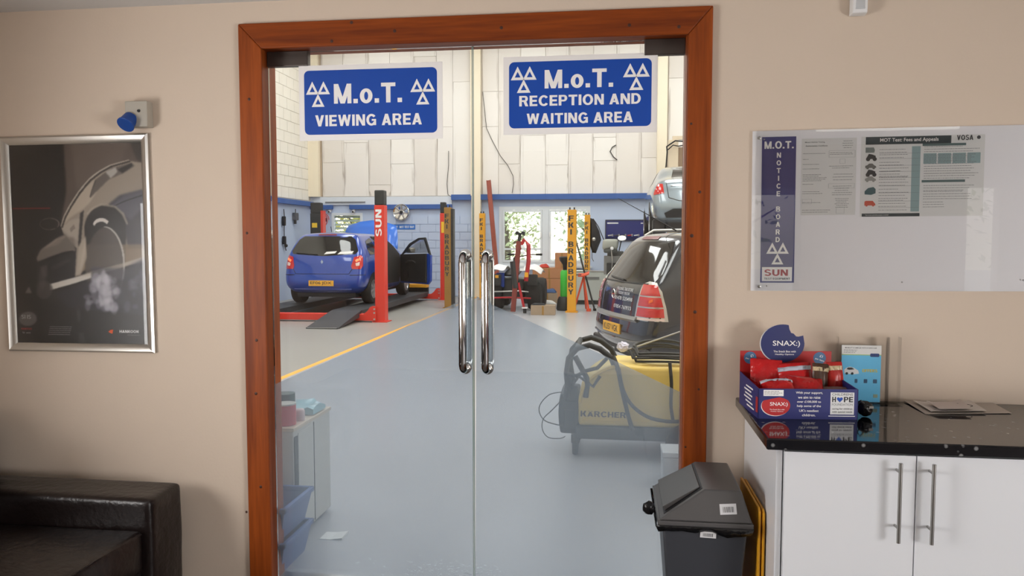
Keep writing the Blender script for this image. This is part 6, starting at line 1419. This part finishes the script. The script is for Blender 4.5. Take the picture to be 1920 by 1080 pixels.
# hoses
def hosepts(P_, n=6):
    P_ = [Vector(p) for p in P_]; out = []
    for i in range(len(P_) - 1):
        p0, p1, p2, p3 = P_[max(i - 1, 0)], P_[i], P_[i + 1], P_[min(i + 2, len(P_) - 1)]
        for k in range(n):
            t_ = k / n; out.append(.5 * ((2 * p1) + (p2 - p0) * t_ + (2 * p0 - 5 * p1 + 4 * p2 - p3) * t_ ** 2 + (3 * p1 - p0 - 3 * p2 + p3) * t_ ** 3))
    return out + [P_[-1]]
zc = zt + .075
for k, (rx, ry, dz, cxo) in enumerate(((.24, .21, .0, .24), (.22, .20, .022, .20), (.25, .22, .040, .26), (.20, .18, .055, .22))):
    pts = [(cxo + rx * cos(a), .25 + ry * sin(a), zc + dz - .012 * math.cos(a * 2) - (.05 if sin(a) < -.5 else 0)) for a in np.linspace(0, 2 * pi, 34, endpoint=False)]
    S().tube(pts, .0095, 7, closed=True).build('coiled_hose', M_hose, t, smooth=60)
S().tube(hosepts([q(1150, 668), q(1158, 690, 2.24), q(1165, 725, 2.24), q(1172, 755, 2.24), q(1178, 780, 2.24), q(1186, 806, 2.25)]), .015, 8).build('hanging_hose', M_hose, t, smooth=60)
S().tube(hosepts([q(1160, 690, 2.23), q(1168, 730, 2.22), q(1185, 760, 2.22), q(1215, 782, 2.22), q(1250, 790, 2.22), q(1278, 790, 2.24)]), .013, 8).build('hanging_hose', M_hose, t, smooth=60)
S().tube(hosepts([q(1256, 680, 2.24), q(1259, 720, 2.23), q(1258, 760, 2.23), q(1262, 790, 2.23)]), .012, 8).build('hanging_hose', M_hose, t, smooth=60)
S().tube(hosepts([q(1053, 735), q(1030, 740), q(1013, 758), q(1012, 775), q(1024, 790), q(1052, 798)]), .004, 6).build('power_cable', M_hose, t, smooth=60)
S().tube(hosepts([q(1055, 748), q(1036, 768), q(1019, 785), q(1017, 805), q(1028, 820), q(1050, 822), q(1060, 818)]), .004, 6).build('power_cable', M_hose, t, smooth=60)
S().tube([q(1176, 656, 2.5), q(1278, 621, 2.6)], .006, 8).build('spray_lance', M_steel, t, smooth=60)
O3 = q(1168, 650, 2.5) + O
ti = thing('crumpled_tissue', 'crumpled white tissue stuck on top of the pressure washer hose', 'tissue', O3 + Vector((0, 0, -.0)))
random.seed(3); S().ball((0, 0, .0), .042, 3, (1, .8, .85), .22).build('paper', mat('tissue_white', (222, 220, 236), .8), ti)
# box behind the right door
p0 = PZ(1242, 905); 
t = thing('translucent_box', 'pale grey plastic box on the workshop floor behind the right door', 'box', (.305, 1.62, 0))
S().box(0, .30, 0, .24, 0, .20).build('body', mat('pale_box', (196, 200, 206), .35), t, bevel=.008); S().prism([(.0, .0), (.24, .0), (.23, .03), (.01, .03)], 0, -.004, .304, Matrix.Translation((0, 0, .20))).build('lid', MATS['pale_box'], t, bevel=.004)
S().box(.04, .2, -.002, .0, .02, .09).build('printed_label', M_cloth['grey'], t)

# ---- left unit, its clutter and the blue crates
xr, yn, yf, zt = -1.61, .49, 1.0, .60
t = thing('workshop_cabinet', 'grey side cabinet behind the left glass door, its top littered', 'cabinet', (xr, yn, 0))
M_wc = mat('workshop_cabinet_grey', (196, 194, 188), .5, var=.05)
S().box(-.6, 0, 0, yf - yn, .02, zt - .02).build('body', M_wc, t, bevel=.005); S().box(-.61, .006, -.004, yf - yn + .006, zt - .02, zt).build('top', mat('cabinet_top_tan', (206, 190, 170), .6), t, bevel=.003)
S().box(.0, .004, .01, .05, .05, zt - .05).build('side_panel', M_ltop, t); S().box(.0, .003, .06, .26, .04, zt - .04).build('side_panel', M_wc, t)
S().box(.0, .004, .265, .27, .03, zt - .03).build('panel_joint', M_ltop, t)
def tub(label, y, z, grp='blue crates stacked by the cabinet'):
    t = thing('storage_tub', label, 'crate', (-1.50, y, z), 0, grp); m = mat('tub_blue', (86, 108, 160), .5, var=.05)
    w0, w1, d, h = .30, .34, .33, .145
    def qd(x0, x1, y0, y1, zz): return [(x0, y0, zz), (x1, y0, zz), (x1, y1, zz), (x0, y1, zz)]
    A = qd(-w0, 0 - .03, .03, d - .03, 0); B = qd(-w1, 0, 0, d, h)
    s = S(); va, vb = s.verts(A), s.verts(B); s.face(va[::-1])
    for i in range(4): s.face([va[i], va[(i + 1) % 4], vb[(i + 1) % 4], vb[i]])
    bd = s.build('tub', m, t, solid=.005)
    r = S()
    for x0, x1, y0, y1 in ((-w1 - .01, .01, -.01, .01), (-w1 - .01, .01, d - .01, d + .01), (-w1 - .01, -w1 + .01, -.01, d + .01), (-.01, .01, -.01, d + .01)): r.box(x0, x1, y0, y1, h - .012, h + .012)
    r.build('rim', m, t, bevel=.004); return t
tub('blue plastic crate standing on the floor, lower of the two by the grey cabinet', .115, 0)
tub('blue plastic crate, upper of the two stacked by the grey cabinet', .125, .160)
t = thing('red_tin', 'red tin standing on the grey side cabinet behind the left door', 'tin', (-1.675, .56, .601)); S().cyl((0, 0, 0), (0, 0, .105), .05, n=24).build('can', mat('tin_red', (200, 50, 60), .35), t, smooth=40, bevel=.003); S().cyl((0, 0, .105), (0, 0, .112), .051, n=24).build('lid', M_alu, t, smooth=40)
t = thing('dark_tin', 'dark green topped tin at the back of the grey side cabinet', 'tin', (-1.75, .72, .601)); S().cyl((0, 0, 0), (0, 0, .06), .05, n=24).build('can', mat('tin_brown', (110, 60, 54), .5), t, smooth=40); S().cyl((0, 0, .06), (0, 0, .13), .052, n=24).build('top', mat('tin_green', (44, 66, 58), .5), t, smooth=40)
t = thing('plastic_wrap', 'crumpled clear blue plastic wrap on the far end of the grey side cabinet', 'wrap', (-1.70, .86, .602)); random.seed(9)
S().lattice(lambda i, j, k: Vector(((i / 5 - .5) * .17, (j / 4 - .5) * .18, (.003 if k == 0 else .02 + random.uniform(0, .04)))), 5, 4, 1).build('sheet', mat('wrap_blue', (150, 190, 200), .2, var=.2), t, smooth=40)
t = thing('small_jar', 'small pale jar in front of the plastic wrap on the grey side cabinet', 'jar', (-1.645, .66, .601)); S().lathe([(.001, 0), (.025, 0), (.027, .01), (.027, .05), (.02, .06), (.001, .062)], (0, 0, 0), (0, 0, 1), 18).build('jar', mat('jar_pale', (206, 180, 180), .3), t, smooth=50)
t = thing('rope_bundle', 'frayed yellow rope bundle in the upper blue crate', 'rope', (-1.62, .28, .175)); random.seed(2)
S().tube(hosepts([(random.uniform(-.07, .07), random.uniform(-.07, .07), .02 + .006 * k) for k in range(16)], 4), .006, 5).build('rope', mat('rope_yellow', (196, 180, 120), .8), t, smooth=60)
t = thing('loose_paper', 'white paper scrap on the workshop floor beside the lower blue crate', 'paper', (-1.45, .62, .001)); S().lattice(lambda i, j, k: Vector((i * .06 - .06, j * .05 - .05, .001 * k + .01 * (i == 2) * k)), 2, 2, 1).build('sheet', M_paper, t)

# dried splashes on the workshop floor just inside the doors
random.seed(21); sp_ = S()
for k in range(240):
    cx_, cy_ = (random.gauss(-.78, .17), random.gauss(.30, .05)) if k < 190 else (random.uniform(.05, .28), random.uniform(.26, .34)); r_ = random.uniform(.001, .006); n_ = random.randint(4, 6)
    if cy_ < .18 or cx_ > .3: continue
    sp_.face(sp_.verts([(cx_ + r_ * random.uniform(.5, 2.2) * cos(2 * pi * i / n_), cy_ + r_ * random.uniform(.4, 1.0) * sin(2 * pi * i / n_), .0012) for i in range(n_)]))
tag(sp_.build('dried_splashes', mat('dried_white', (226, 228, 228), .7)), 'dried white splash marks on the workshop floor just inside the glass doors', 'splash marks', kind='stuff')
